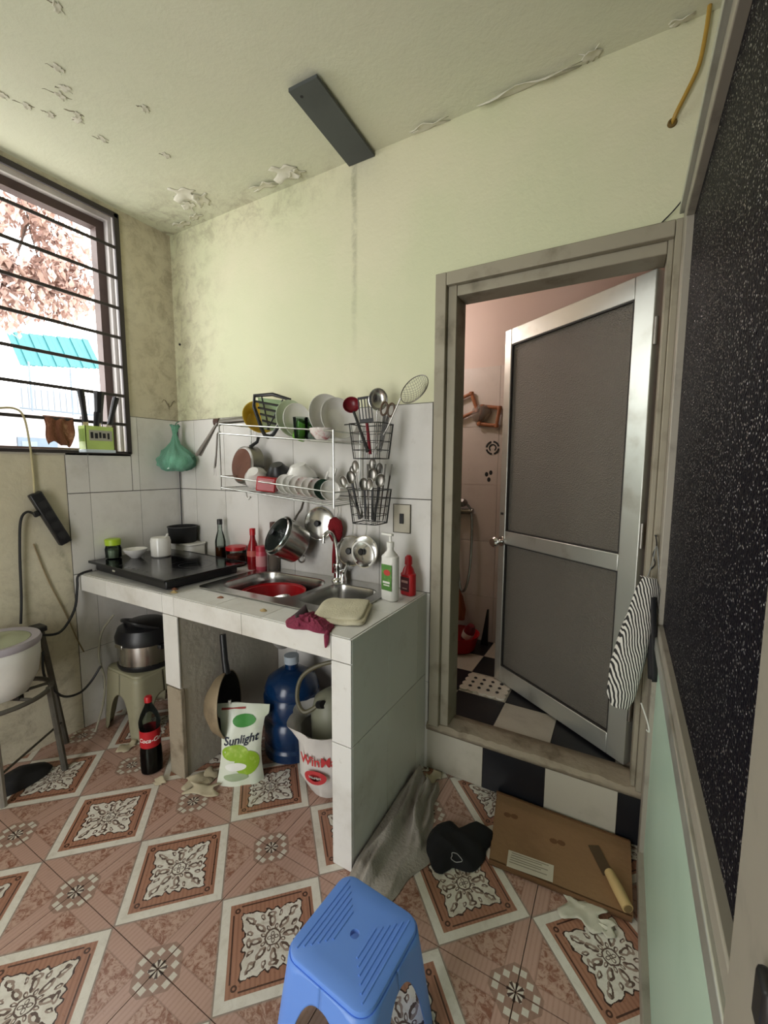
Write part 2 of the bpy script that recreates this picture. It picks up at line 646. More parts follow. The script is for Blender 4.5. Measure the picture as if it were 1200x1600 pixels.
# floor tiles
t0 = MB().box(-TS / 2 + .0012, TS / 2 - .0012, -TS / 2 + .0012, TS / 2 - .0012, -.012, 0).build('tile', M_FLOOR, floor, smooth=False)
TX, TY = .9108, -1.075
first = True
for i in range(-3, 6):
    for j in range(-5, 3):
        x, y = TX + (i + .5) * TS, TY + (j + .5) * TS
        if first:
            t0.location = (x, y, 0); first = False
        else:
            copy_obj(t0, floor, (x, y, 0))

# wall tiles : 0.25 x 0.40
def wtiles(name, parent, spans, rows, axis, off):
    cache = {}
    for (a, b_) in spans:
        for (z0, z1) in rows:
            w, h = round(b_ - a, 4), round(z1 - z0, 4)
            g = .0012
            ctr = ((a + b_) / 2, off, (z0 + z1) / 2) if axis == 'x' else (off, (a + b_) / 2, (z0 + z1) / 2)
            if (w, h) not in cache:
                mb = MB()
                if axis == 'x': mb.box(-w / 2 + g, w / 2 - g, -.005, .005, -h / 2 + g, h / 2 - g)
                else: mb.box(-.005, .005, -w / 2 + g, w / 2 - g, -h / 2 + g, h / 2 - g)
                o = mb.build(name, M_TILE, parent, smooth=False)
                cache[(w, h)] = o
                o.location = ctr
            else:
                copy_obj(cache[(w, h)], parent, ctr)


xs = [0.006] + [1.647 - .25 * k for k in range(6, -1, -1)]
rows = [(0, .4), (.4, .8), (.802, 1.201), (1.203, 1.602)]
wtiles('tile', wall_back, list(zip(xs, xs[1:])), rows, 'x', -.001)
box('grout_bed', M_GROUT, (0, 1.652, -.0035, 0, 0, 1.604), wall_back)
ys = [-.612, -.512, -.256, -.004]
wtiles('tile', wall_left, list(zip(ys, ys[1:])), rows[:3], 'y', .001)
wtiles('tile', wall_left, [(-.296, -.256), (-.256, -.004)], [(1.203, 1.602)], 'y', .001)
wtiles('tile', wall_left, [(-.612, -.512), (-.512, -.298)], [(1.203, 1.398)], 'y', .001)
MB().box(0, .0035, -.613, 0, 0, 1.40).box(0, .0035, -.296, 0, 1.40, 1.604).build('grout_bed', M_GROUT, wall_left, smooth=False)

# peeling paint flakes hanging at the ceiling joint
M_FLAKE = mat('paint_flake', 'd9d6c6', .8, dirt='a79d86')
def flake(x, y, z, sx, sy, rz, curl, parent, wall=False):
    rnd = random.Random(int(x * 1000) + int(y * 77))
    mb = MB()
    ph = rnd.random() * 6
    def fn(u, v):
        a = (u - .5) * sx * (1 + .35 * math.sin(v * 9 + ph)); c = (v - .5) * sy * (1 + .3 * math.sin(u * 11 + ph * 2))
        dz = -curl * (max(0, v - .35) ** 1.6) * (1 + .5 * math.sin(u * 7 + ph)) - .002
        return (a, c, dz)
    mb.grid(fn, 8, 6)
    o = mb.build('paint_flake', M_FLAKE, parent, solid=.0015)
    o.location = (x, y, z)
    o.rotation_euler = (PI / 2 if wall else 0, 0, rz)
    return o


for a in ((.42, -.21, HC, .10, .07, .5, .03), (.46, -.14, HC, .08, .06, 2.2, .03), (.36, -.14, HC, .05, .05, 1.2, .02), (.80, -.07, HC, .12, .05, 3.3, .025),
          (.95, -.09, HC, .10, .07, .3, .03), (.99, -.06, HC, .06, .05, 2.8, .02), (1.62, -.02, HC, .12, .04, 3.2, .02), (1.98, -.02, HC, .26, .035, 3.15, .03),
          (2.18, -.03, HC, .05, .05, 3.0, .02), (2.42, -.02, HC, .05, .03, 3.0, .02), (.18, -.05, HC, .08, .05, 3.2, .02), (.30, -.06, HC, .07, .04, 3.0, .02)):
    flake(*a, parent=ceiling)
# hairline cracks in the ceiling paint
M_CRACK = mat('crack_dark', '857c68', .9)
rc_ = random.Random(21)
for (x, y, L, a) in ((.50, -.82, .09, 1.0), (.545, -.80, .06, .5), (.47, -.74, .07, 1.2), (.62, -.86, .06, .9), (.35, -.85, .07, 1.1), (.42, -.62, .06, .8), (.72, -.62, .05, 1.0), (.56, -.43, .05, .7), (.35, -.22, .08, .5), (.30, -.95, .06, 1.1), (.85, -.95, .04, 1.2), (.33, -.90, .05, .8), (.39, -.78, .05, 1.3), (.44, -.70, .04, .4)):
    q = Vector((x, y, HC - .0004)); pts = [q.copy()]
    aa = a
    for k in range(9):
        aa = a + rc_.uniform(-.75, .75)
        q = q + Vector((math.cos(aa), math.sin(aa), 0)) * L / 9
        pts.append(q.copy())
    MB().tube(pts, [.0005] + [rc_.uniform(.0006, .0024) for _ in range(8)] + [.0004], 5).build('paint_crack', M_CRACK, ceiling)
    flake(x + L * .6 * math.cos(a), y + L * .6 * math.sin(a), HC, .03, .02, a * 2, .008, ceiling)
# cracks on the left wall near the corner
pts = [(.001, -.10 + .09 * t, 1.70 + .02 * math.sin(t * 9)) for t in [k / 8 for k in range(9)]]
MB().tube(pts, [.0006, .002, .003, .0025, .004, .002, .003, .002, .0006], 5).tube([(.001, -.06, 1.70), (.001, -.055, 1.665)], [.004, .001], 5).build('paint_crack', M_CRACK, wall_left)
MB().cyl((.05, -.0, 2.04), (.05, -.006, 2.04), .006).build('nail_hole', M_BLACKM, wall_back)

# ------------------------------------------------------------------ bathroom beyond the doorway
XB0, XB1, YB, HB = 1.0, 2.75, 1.0, 2.55
bath_floor = struct('floor_bathroom', MB().box(XB0, XB1, .0, YB + .1, -.06, ZS - .006), M_CONC, 'raised bathroom floor of black and white tiles', 'floor')
struct('wall_bathroom_back', MB().box(XB0 - .1, XB1 + .1, YB, YB + .1, -.06, HB + .1), M_PINK, 'pinkish bathroom wall seen through the doorway', 'wall')
bwb = bpy.data.objects['wall_bathroom_back']
struct('wall_bathroom_left', MB().box(XB0 - .1, XB0, .1, YB, -.06, HB + .1), M_PINK, 'bathroom side wall left of the doorway', 'wall')
struct('wall_bathroom_right', MB().box(XB1, XB1 + .1, .1, YB, -.06, HB + .1), M_PINK, 'bathroom side wall behind the open door', 'wall')
struct('ceiling_bathroom', MB().box(XB0, XB1, .1, YB, HB, HB + .1), M_PINK, 'bathroom ceiling beyond the doorway', 'ceiling')
M_BT = tile_mat('bathroom_wall_tile', 'cfc3bd', 'c8bab3', '98887e', .3)
bx = [1.0, 1.16, 1.41, 1.66, 1.91, 2.16, 2.41, 2.66, 2.75]
for a, b_ in zip(bx, bx[1:]):
    for k in range(5):
        z1 = 1.95 - k * .36; z0 = max(z1 - .36, ZS)
        o = box('tile', M_BT, (a + .001, b_ - .001, YB - .006, YB, z0 + .001, z1 - .001), bwb)
# bathroom floor tiles, chequered
for i in range(-3, 5):
    for j in range(0, 4):
        x0 = 1.672 + i * .235; y0 = .098 + j * .224
        x1, y1 = min(x0 + .235, XB1), min(y0 + .224, YB)
        x0 = max(x0, XB0)
        if x1 - x0 < .02 or y1 - y0 < .02: continue
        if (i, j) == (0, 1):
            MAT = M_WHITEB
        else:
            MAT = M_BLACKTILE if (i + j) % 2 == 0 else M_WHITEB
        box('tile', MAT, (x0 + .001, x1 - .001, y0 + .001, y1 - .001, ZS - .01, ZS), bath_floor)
# riser tiles of the step, white black white black
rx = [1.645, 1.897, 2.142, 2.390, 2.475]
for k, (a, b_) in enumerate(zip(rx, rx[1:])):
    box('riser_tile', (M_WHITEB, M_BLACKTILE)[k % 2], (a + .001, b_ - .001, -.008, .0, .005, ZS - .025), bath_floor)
# worn sill with chipped paint
sm = MB()
def sill(u, v):
    x = XD1 - .012 + u * (XD2 - XD1 + .02)
    c = noise.noise((x * 14, v * 3, 2)) * .006 + noise.noise((x * 50, v * 9, 5)) * .003
    prof = [(-.010, ZS - .030), (-.014 + c, ZS - .012 + c), (-.006 + c, ZS + .002 + c), (.02, ZS + .006 + c), (.06, ZS + .008 + c * .6), (.099, ZS + .005)]
    y, z = prof[int(round(v * 5))]
    return (x, y, z)
sm.grid(sill, 80, 5)
sm.build('door_sill', M_CONC, bath_floor, solid=.004)
# white anti-slip grate set on the floor tile
gr = thing('drain_mat', 'small white perforated mat on the bathroom floor tile', 'mat', (1.785, .425, ZS))
gm = MB()
for i in range(5):
    for j in range(4):
        gm.lathe([(0, 0), (.026, 0), (.026, .008), (0, .009)], 10, T(-.092 + i * .046, -.07 + j * .046, 0))
gm.build('pad', mat('pad_white', 'd9d2c2', .6), gr, smooth=False)
for i in range(4):
    for j in range(3):
        MB().lathe([(0, .009), (.009, .009), (.008, .012), (0, .012)], 8, T(-.069 + i * .046, -.047 + j * .046, 0)).build('hole', M_BLACKM, gr, smooth=False)
# flowers / medallion on the wall tile
dm = thing('tile_medallion', 'round black and white medallion printed on the bathroom wall tile', 'decal', (1.625, YB - .008, 1.458))
def ring(r0, r1, a0, a1, n=18):
    return [(r1 * math.cos(a0 + (a1 - a0) * k / n), r1 * math.sin(a0 + (a1 - a0) * k / n)) for k in range(n + 1)] + [(r0 * math.cos(a0 + (a1 - a0) * k / n), r0 * math.sin(a0 + (a1 - a0) * k / n)) for k in range(n, -1, -1)]
RXP = RX(PI / 2)
for k in range(4):
    MB().prism(ring(.032, .043, k * PI / 2 + .25, k * PI / 2 + PI / 2 - .1), 0, .001, RXP).build('arc', M_BLACKM, dm, smooth=False)
MB().prism(ring(.016, .024, -.9, PI + .9), 0, .001, RXP).build('horseshoe', M_BLACKM, dm, smooth=False)
for (x, z, wh) in ((1.592, 1.295, 'left upper'), (1.618, 1.305, 'right upper'), (1.607, 1.262, 'lowest')):
    tag(MB().lathe([(0, 0), (.011, 0), (.009, .002), (0, .002)], 10, RXP, fn=lambda a, p: (p[0], p[1] * 1.35, p[2])).build('leaf_mark', M_BLACKM, None, smooth=False, loc=(x, YB - .0065, z)),
        wh + ' dark leaf-shaped spot of three below the bathroom tile medallion', 'decal', 'three leaf spots on the bathroom tile')

# bathroom lamp out of direct view: bulb in a holder on the side wall
lamp = thing('wall_lamp', 'bare bulb lamp on the bathroom side wall', 'lamp', (XB0, .55, 2.15))
MB().cyl((0, 0, 0), (.02, 0, 0), .04).cyl((.02, 0, 0), (.06, 0, 0), .018).build('holder', M_WHITEP, lamp)
MB().lathe([(0, 0), (.014, 0), (.03, .04), (.028, .065), (0, .085)], 16, T(.06, 0, 0) @ RY(PI / 2)).build('bulb', mat('bulb_glow', 'fff0e0', .3, emit='ffe9dc', estr=25), lamp)
bl = bpy.data.lights.new('bulb_light', 'POINT'); bl.energy = 4.5; bl.color = (1, .92, .87); bl.shadow_soft_size = .04
blo = bpy.data.objects.new('bulb_light', bl); COL.objects.link(blo); blo.location = (XB0 + .20, .55, 2.15)

# ------------------------------------------------------------------ door_1 : bathroom door with frame and open leaf
door1 = tag(bpy.data.objects.new('door_1', None), 'grey framed bathroom doorway with frosted aluminium door standing open', 'door', kind='structure')
COL.objects.link(door1)
def frame_profile(name, x0, x1, z0, z1, horiz=False):
    mb = MB()
    if not horiz:
        mid = x0 + (x1 - x0) * .55 if x0 < 2 else x1 - (x1 - x0) * .55
        a, b_ = (x0, mid) if x0 < 2 else (mid, x1)
        mb.box(a, b_, -.022, .11, z0, z1)
        c, d = (mid, x1) if x0 < 2 else (x0, mid)
        mb.box(c, d, .0, .11, z0, z1)
    else:
        mid = z0 + (z1 - z0) * .45
        mb.box(x0, x1, -.0215, .11, mid, z1).box(x0 + .0375, x1 - .0157, .0005, .1095, z0, mid)
    return mb.build(name, M_FRAME, door1, smooth=True, bevel=.003)
frame_profile('frame_post', XD1, XD1 + .082, ZS, ZH)
frame_profile('frame_post', XD2 - .034, XD2 + .002, ZS, ZH)
frame_profile('frame_head', XD1 + .0451, XD2 - .0187, ZH - .088, ZH, True)
HX, HY = 2.415, .105
EX, EY = 1.812, .535
Ld = math.hypot(EX - HX, EY - HY)
leaf = bpy.data.objects.new('door_leaf', None); COL.objects.link(leaf); leaf.parent = door1
leaf.location = (HX, HY, 0); leaf.rotation_euler = (0, 0, math.atan2(EY - HY, EX - HX))
LZ0, LZ1 = .228, 2.0
# local: x along leaf from hinge, camera-facing side is +y
M_FROST = MatB('frosted_pebbled_glass')
vv = M_FROST.voro(190)
nn = M_FROST.noise(3, 3)
M_FROST.set(Base_Color=M_FROST.mix(nn, 'a09a8c', '8a8478'), Roughness=.36, Transmission_Weight=.6)
M_FROST.bump(vv, 1., .004)
M_FROST = M_FROST.m
box('stile', M_ALU, (0, .075, -.02, .02, LZ0, LZ1), leaf, .003)
box('stile', M_ALU, (Ld - .045, Ld, -.02, .02, LZ0, LZ1), leaf, .003)
box('top_rail', M_ALU, (.075, Ld - .045, -.02, .02, LZ1 - .075, LZ1), leaf, .003)
box('middle_rail', M_ALU, (.075, Ld - .045, -.02, .02, .955, 1.02), leaf, .003)
box('bottom_rail', M_ALU, (.075, Ld - .045, -.02, .02, LZ0, LZ0 + .085), leaf, .003)
box('glass_pane', M_FROST, (.07, Ld - .04, -.004, .004, 1.015, LZ1 - .07), leaf)
box('glass_pane', M_FROST, (.07, Ld - .04, -.004, .004, LZ0 + .08, .96), leaf)
M_RUBBER = mat('glazing_gasket', '2d2b28', .7)
for z0, z1 in ((1.02, LZ1 - .075), (LZ0 + .085, .955)):
    g = MB()
    for s_ in (-1, 1):
        g.box(.075, Ld - .045, s_ * .012 - .006, s_ * .012 + .006, z0, z0 + .005).box(.075, Ld - .045, s_ * .012 - .006, s_ * .012 + .006, z1 - .005, z1)
        g.box(.075, .08, s_ * .012 - .006, s_ * .012 + .006, z0, z1).box(Ld - .05, Ld - .045, s_ * .012 - .006, s_ * .012 + .006, z0, z1)
    g.build('gasket', M_RUBBER, leaf, smooth=False)
for s_ in (1, -1):
    MB().lathe([(0, 0), (.026, 0), (.024, .006), (.010, .009), (.010, .03), (.024, .04), (.027, .052), (.02, .062), (0, .065)], 20, T(Ld - .024, s_ * .02, .965) @ RX(-s_ * PI / 2)).build('door_knob', M_CHROME, leaf)
for z in (.45, 1.1, 1.8):
    MB().cyl((-.004, .012, z - .045), (-.004, .012, z + .045), .007, n=10).build('hinge', M_STEELD, leaf)
MB().box(Ld - .03, Ld - .012, .02, .0225, 1.10, 1.112).build('latch_mark', M_RUBBER, leaf, smooth=False)

# ------------------------------------------------------------------ door_2 : glass partition door on the right
XP = 2.4586
door2 = tag(bpy.data.objects.new('door_2', None), 'dark pebbled glass partition door with pale green lower panel at right', 'door', kind='structure')
COL.objects.link(door2)
b = MatB('dark_pebbled_glass')
vo = b.voro(190); v2 = b.noise(150, 3, .7)
vn = b.nt.nodes.new('ShaderNodeTexVoronoi'); vn.inputs['Scale'].default_value = 210; b.nt.links.new(b.co(), vn.inputs['Vector'])
fl = S(b.nt, vn.outputs['Distance']).lt(.36) * b.xyz(vn.outputs['Color'])[0].gt(.62)      # pale metallic flecks coloured in to give the pressed glass its glints
b.set(Base_Color=b.mix(fl, '110f18', 'd8d8e2'), Roughness=fl * -.30 + .42, Metallic=fl * .9)
b.b.inputs['IOR'].default_value = 1.12
b.bump(vo + v2 * .6, .8, .004)
M_DARKG = b.m
M_PANEL = mat('pale_green_panel', 'b9d3c0', .4, dirt='a8c4b0', dscale=3)
M_ALUD = mat('grey_aluminium', 'a39d90', .45, .2, dirt='5b564c', dscale=9, damt=.6)
YN = -1.20      # inner edge of the near stile
box('far_stile', M_ALUD, (XP, XP + .05, -.10, -.024, .0, 2.10), door2, .003)
box('near_stile', M_ALUD, (XP - .002, XP + .05, YN - .13, YN, .0, 2.10), door2, .004)
box('top_rail', M_ALUD, (XP, XP + .05, YN, -.10, 2.055, 2.10), door2, .003)
box('top_track', M_ALU, (XP - .012, XP + .06, YF, -.024, 2.10, 2.125), door2, .002)
box('middle_rail', M_ALU, (XP, XP + .05, YN, -.10, .775, .815), door2, .003)
box('middle_bead', M_ALUD, (XP + .006, XP + .05, YN, -.10, .815, .85), door2, .003)
box('bottom_rail', M_ALUD, (XP - .004, XP + .05, YN, -.10, .0, .06), door2, .003)
box('glass_pane', M_DARKG, (XP + .02, XP + .028, YN - .01, -.09, .84, 2.06), door2)
box('lower_panel', M_PANEL, (XP + .014, XP + .026, YN - .01, -.09, .05, .785), door2)
MB().box(XP - .010, XP, YN - .118, YN - .094, .955, .995).build('lock_plate', M_BLACKP, door2, bevel=.004)
box('pane_beyond', M_DARKG, (XP + .03, XP + .038, YF, YN - .13, .84, 2.06), door2)
box('panel_beyond', M_PANEL, (XP + .03, XP + .038, YF, YN - .13, 0., .84), door2)

# ------------------------------------------------------------------ window_1 with grille
win = tag(bpy.data.objects.new('window_1', None), 'brown framed window with dark horizontal security bars', 'window', kind='structure')
COL.objects.link(win)
g = .022
M_WHITEF = mat('white_sash_channel', 'c9c4c2', .45, dirt='8d8584')
MB().box(-.004, .012, WY1 - g, WY1 + .004, WZ0, WZ1).build('grille_post', M_GRILL, win, bevel=.002)
MB().box(-.004, .012, WY0, WY0 + g, WZ0, WZ1).build('grille_post', M_GRILL, win, bevel=.002)
MB().box(-.004, .012, WY0, WY1, WZ1 - g, WZ1 + .004).build('grille_head', M_GRILL, win, bevel=.002)
MB().box(-.004, .012, WY0, WY1, WZ0 - .004, WZ0 + .012).build('grille_foot', M_GRILL, win, bevel=.002)
for k in range(7):
    z = 1.556 + k * .149
    MB().box(.0, .009, WY0, WY1, z - .0075, z + .0075).build('bar', M_GRILL, win, bevel=.002)
fd = (-.13, -.085)
for nm, mt, x0, x1, w in (('sash_channel', M_WHITEF, -.085, -.05, .022), ('outer_frame', M_WIN, -.14, -.085, .062)):
    MB().box(x0, x1, WY1 - w, WY1, WZ0, WZ1).build(nm, mt, win, smooth=False)
    MB().box(x0, x1, WY0, WY0 + w, WZ0, WZ1).build(nm, mt, win, smooth=False)
    MB().box(x0, x1, WY0 + w, WY1 - w, WZ1 - w, WZ1).build(nm, mt, win, smooth=False)
    MB().box(x0, x1, WY0 + w, WY1 - w, WZ0, WZ0 + w * .4).build(nm, mt, win, smooth=False)
MB().box(-.048, -.004, WY1 - .006, WY1 + .0, WZ0, WZ1).build('reveal_strip', M_WHITEF, win, smooth=False)
MB().box(-.125, -.095, -.875, -.84, WZ0, 2.06).build('sash_stile', M_WIN, win, smooth=False)
MB().box(-.15, .006, WY0, WY1, WZ0 - .012, WZ0 - .001).build('window_sill', M_CONCL, win, smooth=False)
# the sash glass stands slid back beyond the left edge of the view
box('glass_pane', M_GLASS, (-.112, -.106, WY0 + .04, -.875, WZ0 + .02, 2.06), win)

# ------------------------------------------------------------------ the tiled kitchen counter
XC, DC = 1.634, .5916
counter = thing('kitchen_counter', 'white tiled masonry kitchen counter holding the sink and hob', 'counter', (0, 0, 0))
SX0, SX1, SY0, SY1 = .745, 1.490, -.435, -.045      # hole for the sink
sl = MB().box(.008, SX0, -DC + .008, -.008, .72, .792).box(SX1, XC - .008, -DC + .008, -.008, .72, .792)
sl.box(SX0, SX1, -DC + .008, SY0, .72, .792).box(SX0, SX1, SY1, -.008, .72, .792)
sl.build('slab', M_CONCL, counter, smooth=False)
MB().box(.680, .768, -DC + .010, -.008, 0, .72).build('pier', M_CONCL, counter, smooth=False)
MB().box(1.560, XC - .008, -DC + .008, -.008, 0, .72).build('end_wall', M_CONCL, counter, smooth=False)
def ctile(x0, x1, y0, y1, z0, z1, name='tile'):
    g = .001
    gx = g if x1 - x0 > .02 else 0; gy = g if y1 - y0 > .02 else 0; gz = g if z1 - z0 > .02 else 0
    return MB().box(x0 + gx, x1 - gx, y0 + gy, y1 - gy, z0 + gz, z1 - gz).build(name, M_CTILE, counter, smooth=True, bevel=.0012)
ex = [.006, .246, .675, .753, 1.149, 1.556, XC]
for a, b_ in zip(ex, ex[1:]):
    ctile(a, b_, -DC, -DC + .007, .72, .801, 'edge_tile')
ctile(.675, .772, -DC, -DC + .007, .405, .719, 'pier_tile')
MB().box(.682, .775, -DC - .002, -DC + .02, 0, .40).build('bare_pier_face', M_CONC, counter, smooth=True, bevel=.004)
ctile(1.556, XC, -DC, -DC + .007, .44, .719, 'pier_tile'); ctile(1.556, XC, -DC, -DC + .007, .0, .439, 'pier_tile')
for a, b_ in ((-.585, -.35), (-.35, -.10), (-.10, -.006)):
    ctile(XC - .007, XC, a, b_, .44, .801, 'side_tile'); ctile(XC - .007, XC, a, b_, .002, .439, 'side_tile')
for a, b_ in ((.006, .25), (.25, .50), (.50, SX0)):
    for c, d in ((-DC + .007, -.31), (-.31, -.007)):
        ctile(a, b_, c, d, .792, .802, 'top_tile')
for a, b_ in ((SX0, .99), (.99, 1.24), (1.24, SX1)):
    ctile(a, b_, -DC + .007, SY0, .792, .802, 'top_tile')
ctile(SX0, 1.12, SY1, -.007, .792, .802, 'top_tile'); ctile(1.12, SX1, SY1, -.007, .792, .802, 'top_tile')
ctile(SX1, XC - .007, -DC + .007, -.31, .792, .802, 'top_tile'); ctile(SX1, XC - .007, -.31, -.007, .792, .802, 'top_tile')

# ------------------------------------------------------------------ sink
sink = thing('kitchen_sink', 'stainless steel double bowl sink set into the counter', 'sink', (0, 0, .802))
def rrect(x0, x1, y0, y1, r, n=6):
    P = []
    for (cx, cy, a0) in ((x1 - r, y1 - r, 0), (x0 + r, y1 - r, PI / 2), (x0 + r, y0 + r, PI), (x1 - r, y0 + r, 1.5 * PI)):
        for k in range(n + 1):
            a = a0 + PI / 2 * k / n
            P.append((cx + r * math.cos(a), cy + r * math.sin(a)))
    return P
bm = bmesh.new()
def loop(P, z):
    vs = [bm.verts.new((x, y, z)) for x, y in P]
    return [bm.edges.new((vs[i], vs[(i + 1) % len(vs)])) for i in range(len(vs))]
B1 = (.775, 1.195, -.405, -.085, .09); B2 = (1.225, 1.462, -.395, -.10, .06)
OUT = (.722, 1.508, -.458, -.022, .03)
es = loop(rrect(*OUT), .004) + loop(rrect(*B1), .004) + loop(rrect(*B2), .004)
bmesh.ops.triangle_fill(bm, use_beauty=True, edges=es)
me = bpy.data.meshes.new('rim'); bm.to_mesh(me); bm.free()
rim = bpy.data.objects.new('rim', me); COL.objects.link(rim); me.materials.append(M_STEEL); rim.parent = sink
rim.modifiers.new('solid', 'SOLIDIFY').thickness = .004
for (x0, x1, y0, y1, r), dep in ((B1, .16), (B2, .14)):
    cx, cy = (x0 + x1) / 2, (y0 + y1) / 2
    mb = MB(); rings = []
    P = rrect(x0, x1, y0, y1, r)
    for s_, z in ((1.0, .004), (.985, -.004), (.965, -.03), (.93, -dep + .03), (.86, -dep + .006), (.6, -dep), (.12, -dep - .004), (.02, -dep - .004)):
        rings.append([(cx + (x - cx) * s_, cy + (y - cy) * s_, z) for x, y in P])
    n_ = len(P)
    vs = [v for r_ in rings for v in r_]
    fs = [(i * n_ + k, i * n_ + (k + 1) % n_, (i + 1) * n_ + (k + 1) % n_, (i + 1) * n_ + k) for i in range(len(rings) - 1) for k in range(n_)]
    fs.append(tuple(range((len(rings) - 1) * n_, len(rings) * n_)))
    mb.add(vs, fs).build('bowl', M_STEEL, sink)
    MB().tube([(cx + (x - cx) * 1.02, cy + (y - cy) * 1.02, .0055) for x, y in P], .003, 6, closed=True).build('bowl_lip', M_STEEL, sink)
    MB().lathe([(0, -dep - .002), (.035, -dep - .002), (.035, -dep + .001), (.028, -dep + .002), (0, -dep)], 20, T(cx, cy, 0)).build('drain', M_STEELD, sink)
M_PIPE = mat('grey_pipe', '8e8c88', .5, dirt='5c5a55')
MB().tube(spline([(.985, -.245, -.166), (.985, -.245, -.26), (.99, -.20, -.30), (1.0, -.14, -.27), (1.0, -.06, -.27), (1.0, -.02, -.27)]), .02, 10).cyl((.985, -.245, -.17), (.985, -.245, -.235), .034).build('drain_trap', M_PIPE, sink)

faucet = thing('kitchen_faucet', 'chrome swan-neck sink faucet with lever behind the bowls', 'faucet', (1.205, -.062, .807))
MB().lathe([(0, 0), (.03, 0), (.028, .012), (.019, .02), (.018, .06), (.022, .07), (.02, .085), (0, .09)], 20).build('body', M_CHROME, faucet)
MB().tube(spline([(0, 0, .08), (-.004, -.004, .16), (-.012, -.016, .215), (-.016, -.045, .238), (-.018, -.075, .222), (-.018, -.082, .19)]), .0085, 12).build('spout', M_CHROME, faucet)
MB().cyl((.018, 0, .05), (.045, -.004, .058), .008).tube([(.04, -.004, .055), (.06, -.012, .085), (.065, -.018, .10)], [.007, .006, .008]).build('lever', M_CHROME, faucet)
MB().lathe([(0, 0), (.017, 0), (.017, .02), (.011, .03), (.014, .05), (0, .056)], 14, T(.03, .0, 0)).build('side_valve', M_CHROME, faucet)

basin = tag(MB().shell([(.105, 0), (.115, .01), (.142, .118), (.148, .122), (.148, .127)], .003, 40).build('red_basin', M_RED, None, loc=(.975, -.245, .6445)), 'round red plastic basin sitting in the larger sink bowl', 'basin')
wb_ = thing('steel_bowl', 'shallow steel bowl lying inside the red basin in the sink', 'bowl', (1.02, -.275, .70), rot=(.25, -.2, 0))
MB().shell([(.03, 0), (.05, .006), (.074, .035), (.078, .036)], .0015, 28).build('bowl_body', M_STEEL, wb_)

# ------------------------------------------------------------------ induction hob and the things on it
hob = thing('induction_hob', 'black glass two-zone induction hob standing on the counter', 'hob', (.35, -.350, .802), math.radians(-3.5))
MB().box(-.325, .315, -.185, .185, .004, .048).build('housing', M_BLACKP, hob, bevel=.006)
b = MatB('black_hob_glass'); b.set(Base_Color='0a0a0d', Roughness=b.noise(5, 4).ramp(.3, .9) * .2 + .05); M_HOBG = b.m
MB().box(-.348, .352, -.212, .212, .048, .056).build('glass_top', M_HOBG, hob, bevel=.003)
MB().box(-.35, .354, -.214, -.208, .046, .0575).build('trim', mat('dark_trim', '2a2a2d', .35, .6), hob, smooth=False)
MB().box(-.35, .354, .208, .214, .046, .0575).build('trim', mat('dark_trim'), hob, smooth=False)
M_PRINT = mat('hob_print', '3b3b40', .3)
for cx in (-.17, .17):
    for r in (.10, .06):
        MB().prism(ring(r - .0015, r, 0, 2 * PI * .999, 40), .056, .0563, T(cx, .03, 0)).build('zone_ring', M_PRINT, hob, smooth=False)
for k in range(8):
    MB().prism(ring(.004, .006, 0, 2 * PI * .999, 10), .056, .0563, T(-.14 + k * .04, -.17, 0)).build('touch_key', M_PRINT, hob, smooth=False)
for sx in (-.28, .27):
    for sy in (-.15, .15):
        MB().cyl((sx, sy, 0), (sx, sy, .006), .015).build('foot', M_BLACKM, hob)
MB().box(-.15, -.125, -.1868, -.185, .022, .03).build('badge', mat('hob_badge', 'b8b4a4', .4), hob, smooth=False)

HT = .802 + .0565
def jar(name, label, cat, loc, prof, mt, **k):
    t = thing(name, label, cat, loc, k.get('rz', 0), k.get('group'))
    MB().shell(prof, k.get('t', .0025), 28).build(k.get('body', 'body'), mt, t)
    return t
M_LIME = mat('lime_plastic', 'a7c52c', .4)
j = jar('glass_jar', 'clear jar with lime green lid on the left of the hob', 'jar', (.045, -.44, HT), [(.028, 0), (.036, .006), (.038, .05), (.032, .07), (.028, .074)], M_GLASS)
MB().lathe([(0, .004), (.033, .004), (.035, .045), (.02, .05), (0, .047)], 20).build('contents', mat('rock_sugar', 'cfcdb4', .8, bump=.6), j)
MB().lathe([(0, .07), (.036, .07), (.037, .098), (.033, .102), (0, .102)], 28).build('lid', M_LIME, j)
bowl = tag(MB().shell([(.022, 0), (.026, .006), (.05, .03), (.056, .045), (.057, .047)], .003, 32).build('white_bowl', M_CERAM, None, loc=(.13, -.375, HT)), 'small white ceramic rice bowl between the two jars on the hob', 'bowl')
j = jar('ceramic_jar', 'white ceramic jar with a spoon handle standing on the hob', 'jar', (.21, -.285, HT), [(.042, 0), (.048, .006), (.05, .085), (.046, .095), (.045, .10)], M_CERAM, t=.004)
MB().lathe([(0, .094), (.047, .094), (.045, .102), (0, .103)], 24).build('lid', M_WHITEP, j)
MB().tube([(.015, .01, .09), (.035, .02, .12)], [.004, .005]).build('spoon_handle', M_WHITEP, j)
bx_ = thing('white_tub', 'upturned white plastic tub carrying the black pot', 'tub', (.13, -.075, .802))
MB().prism(rrect(-.10, .11, -.056, .056, .03), 0, .085).build('body', M_WHITEP, bx_, bevel=.006)
MB().prism(rrect(-.104, .114, -.06, .06, .03), .085, .095).build('rim', M_WHITEP, bx_, bevel=.003)
pot = thing('black_pot', 'round black pot standing on the white tub in the corner', 'pot', (.115, -.085, .897))
MB().shell([(.070, 0), (.074, .005), (.0775, .085), (.080, .088), (.080, .092)], .003, 36).build('body', M_BLACKM, pot)
MB().tube([(.080 * math.cos(a), .080 * math.sin(a), .092) for a in [2 * PI * k / 36 for k in range(36)]], .0025, 6, closed=True).build('rim', mat('worn_black_edge', '4a4a4a', .5), pot)

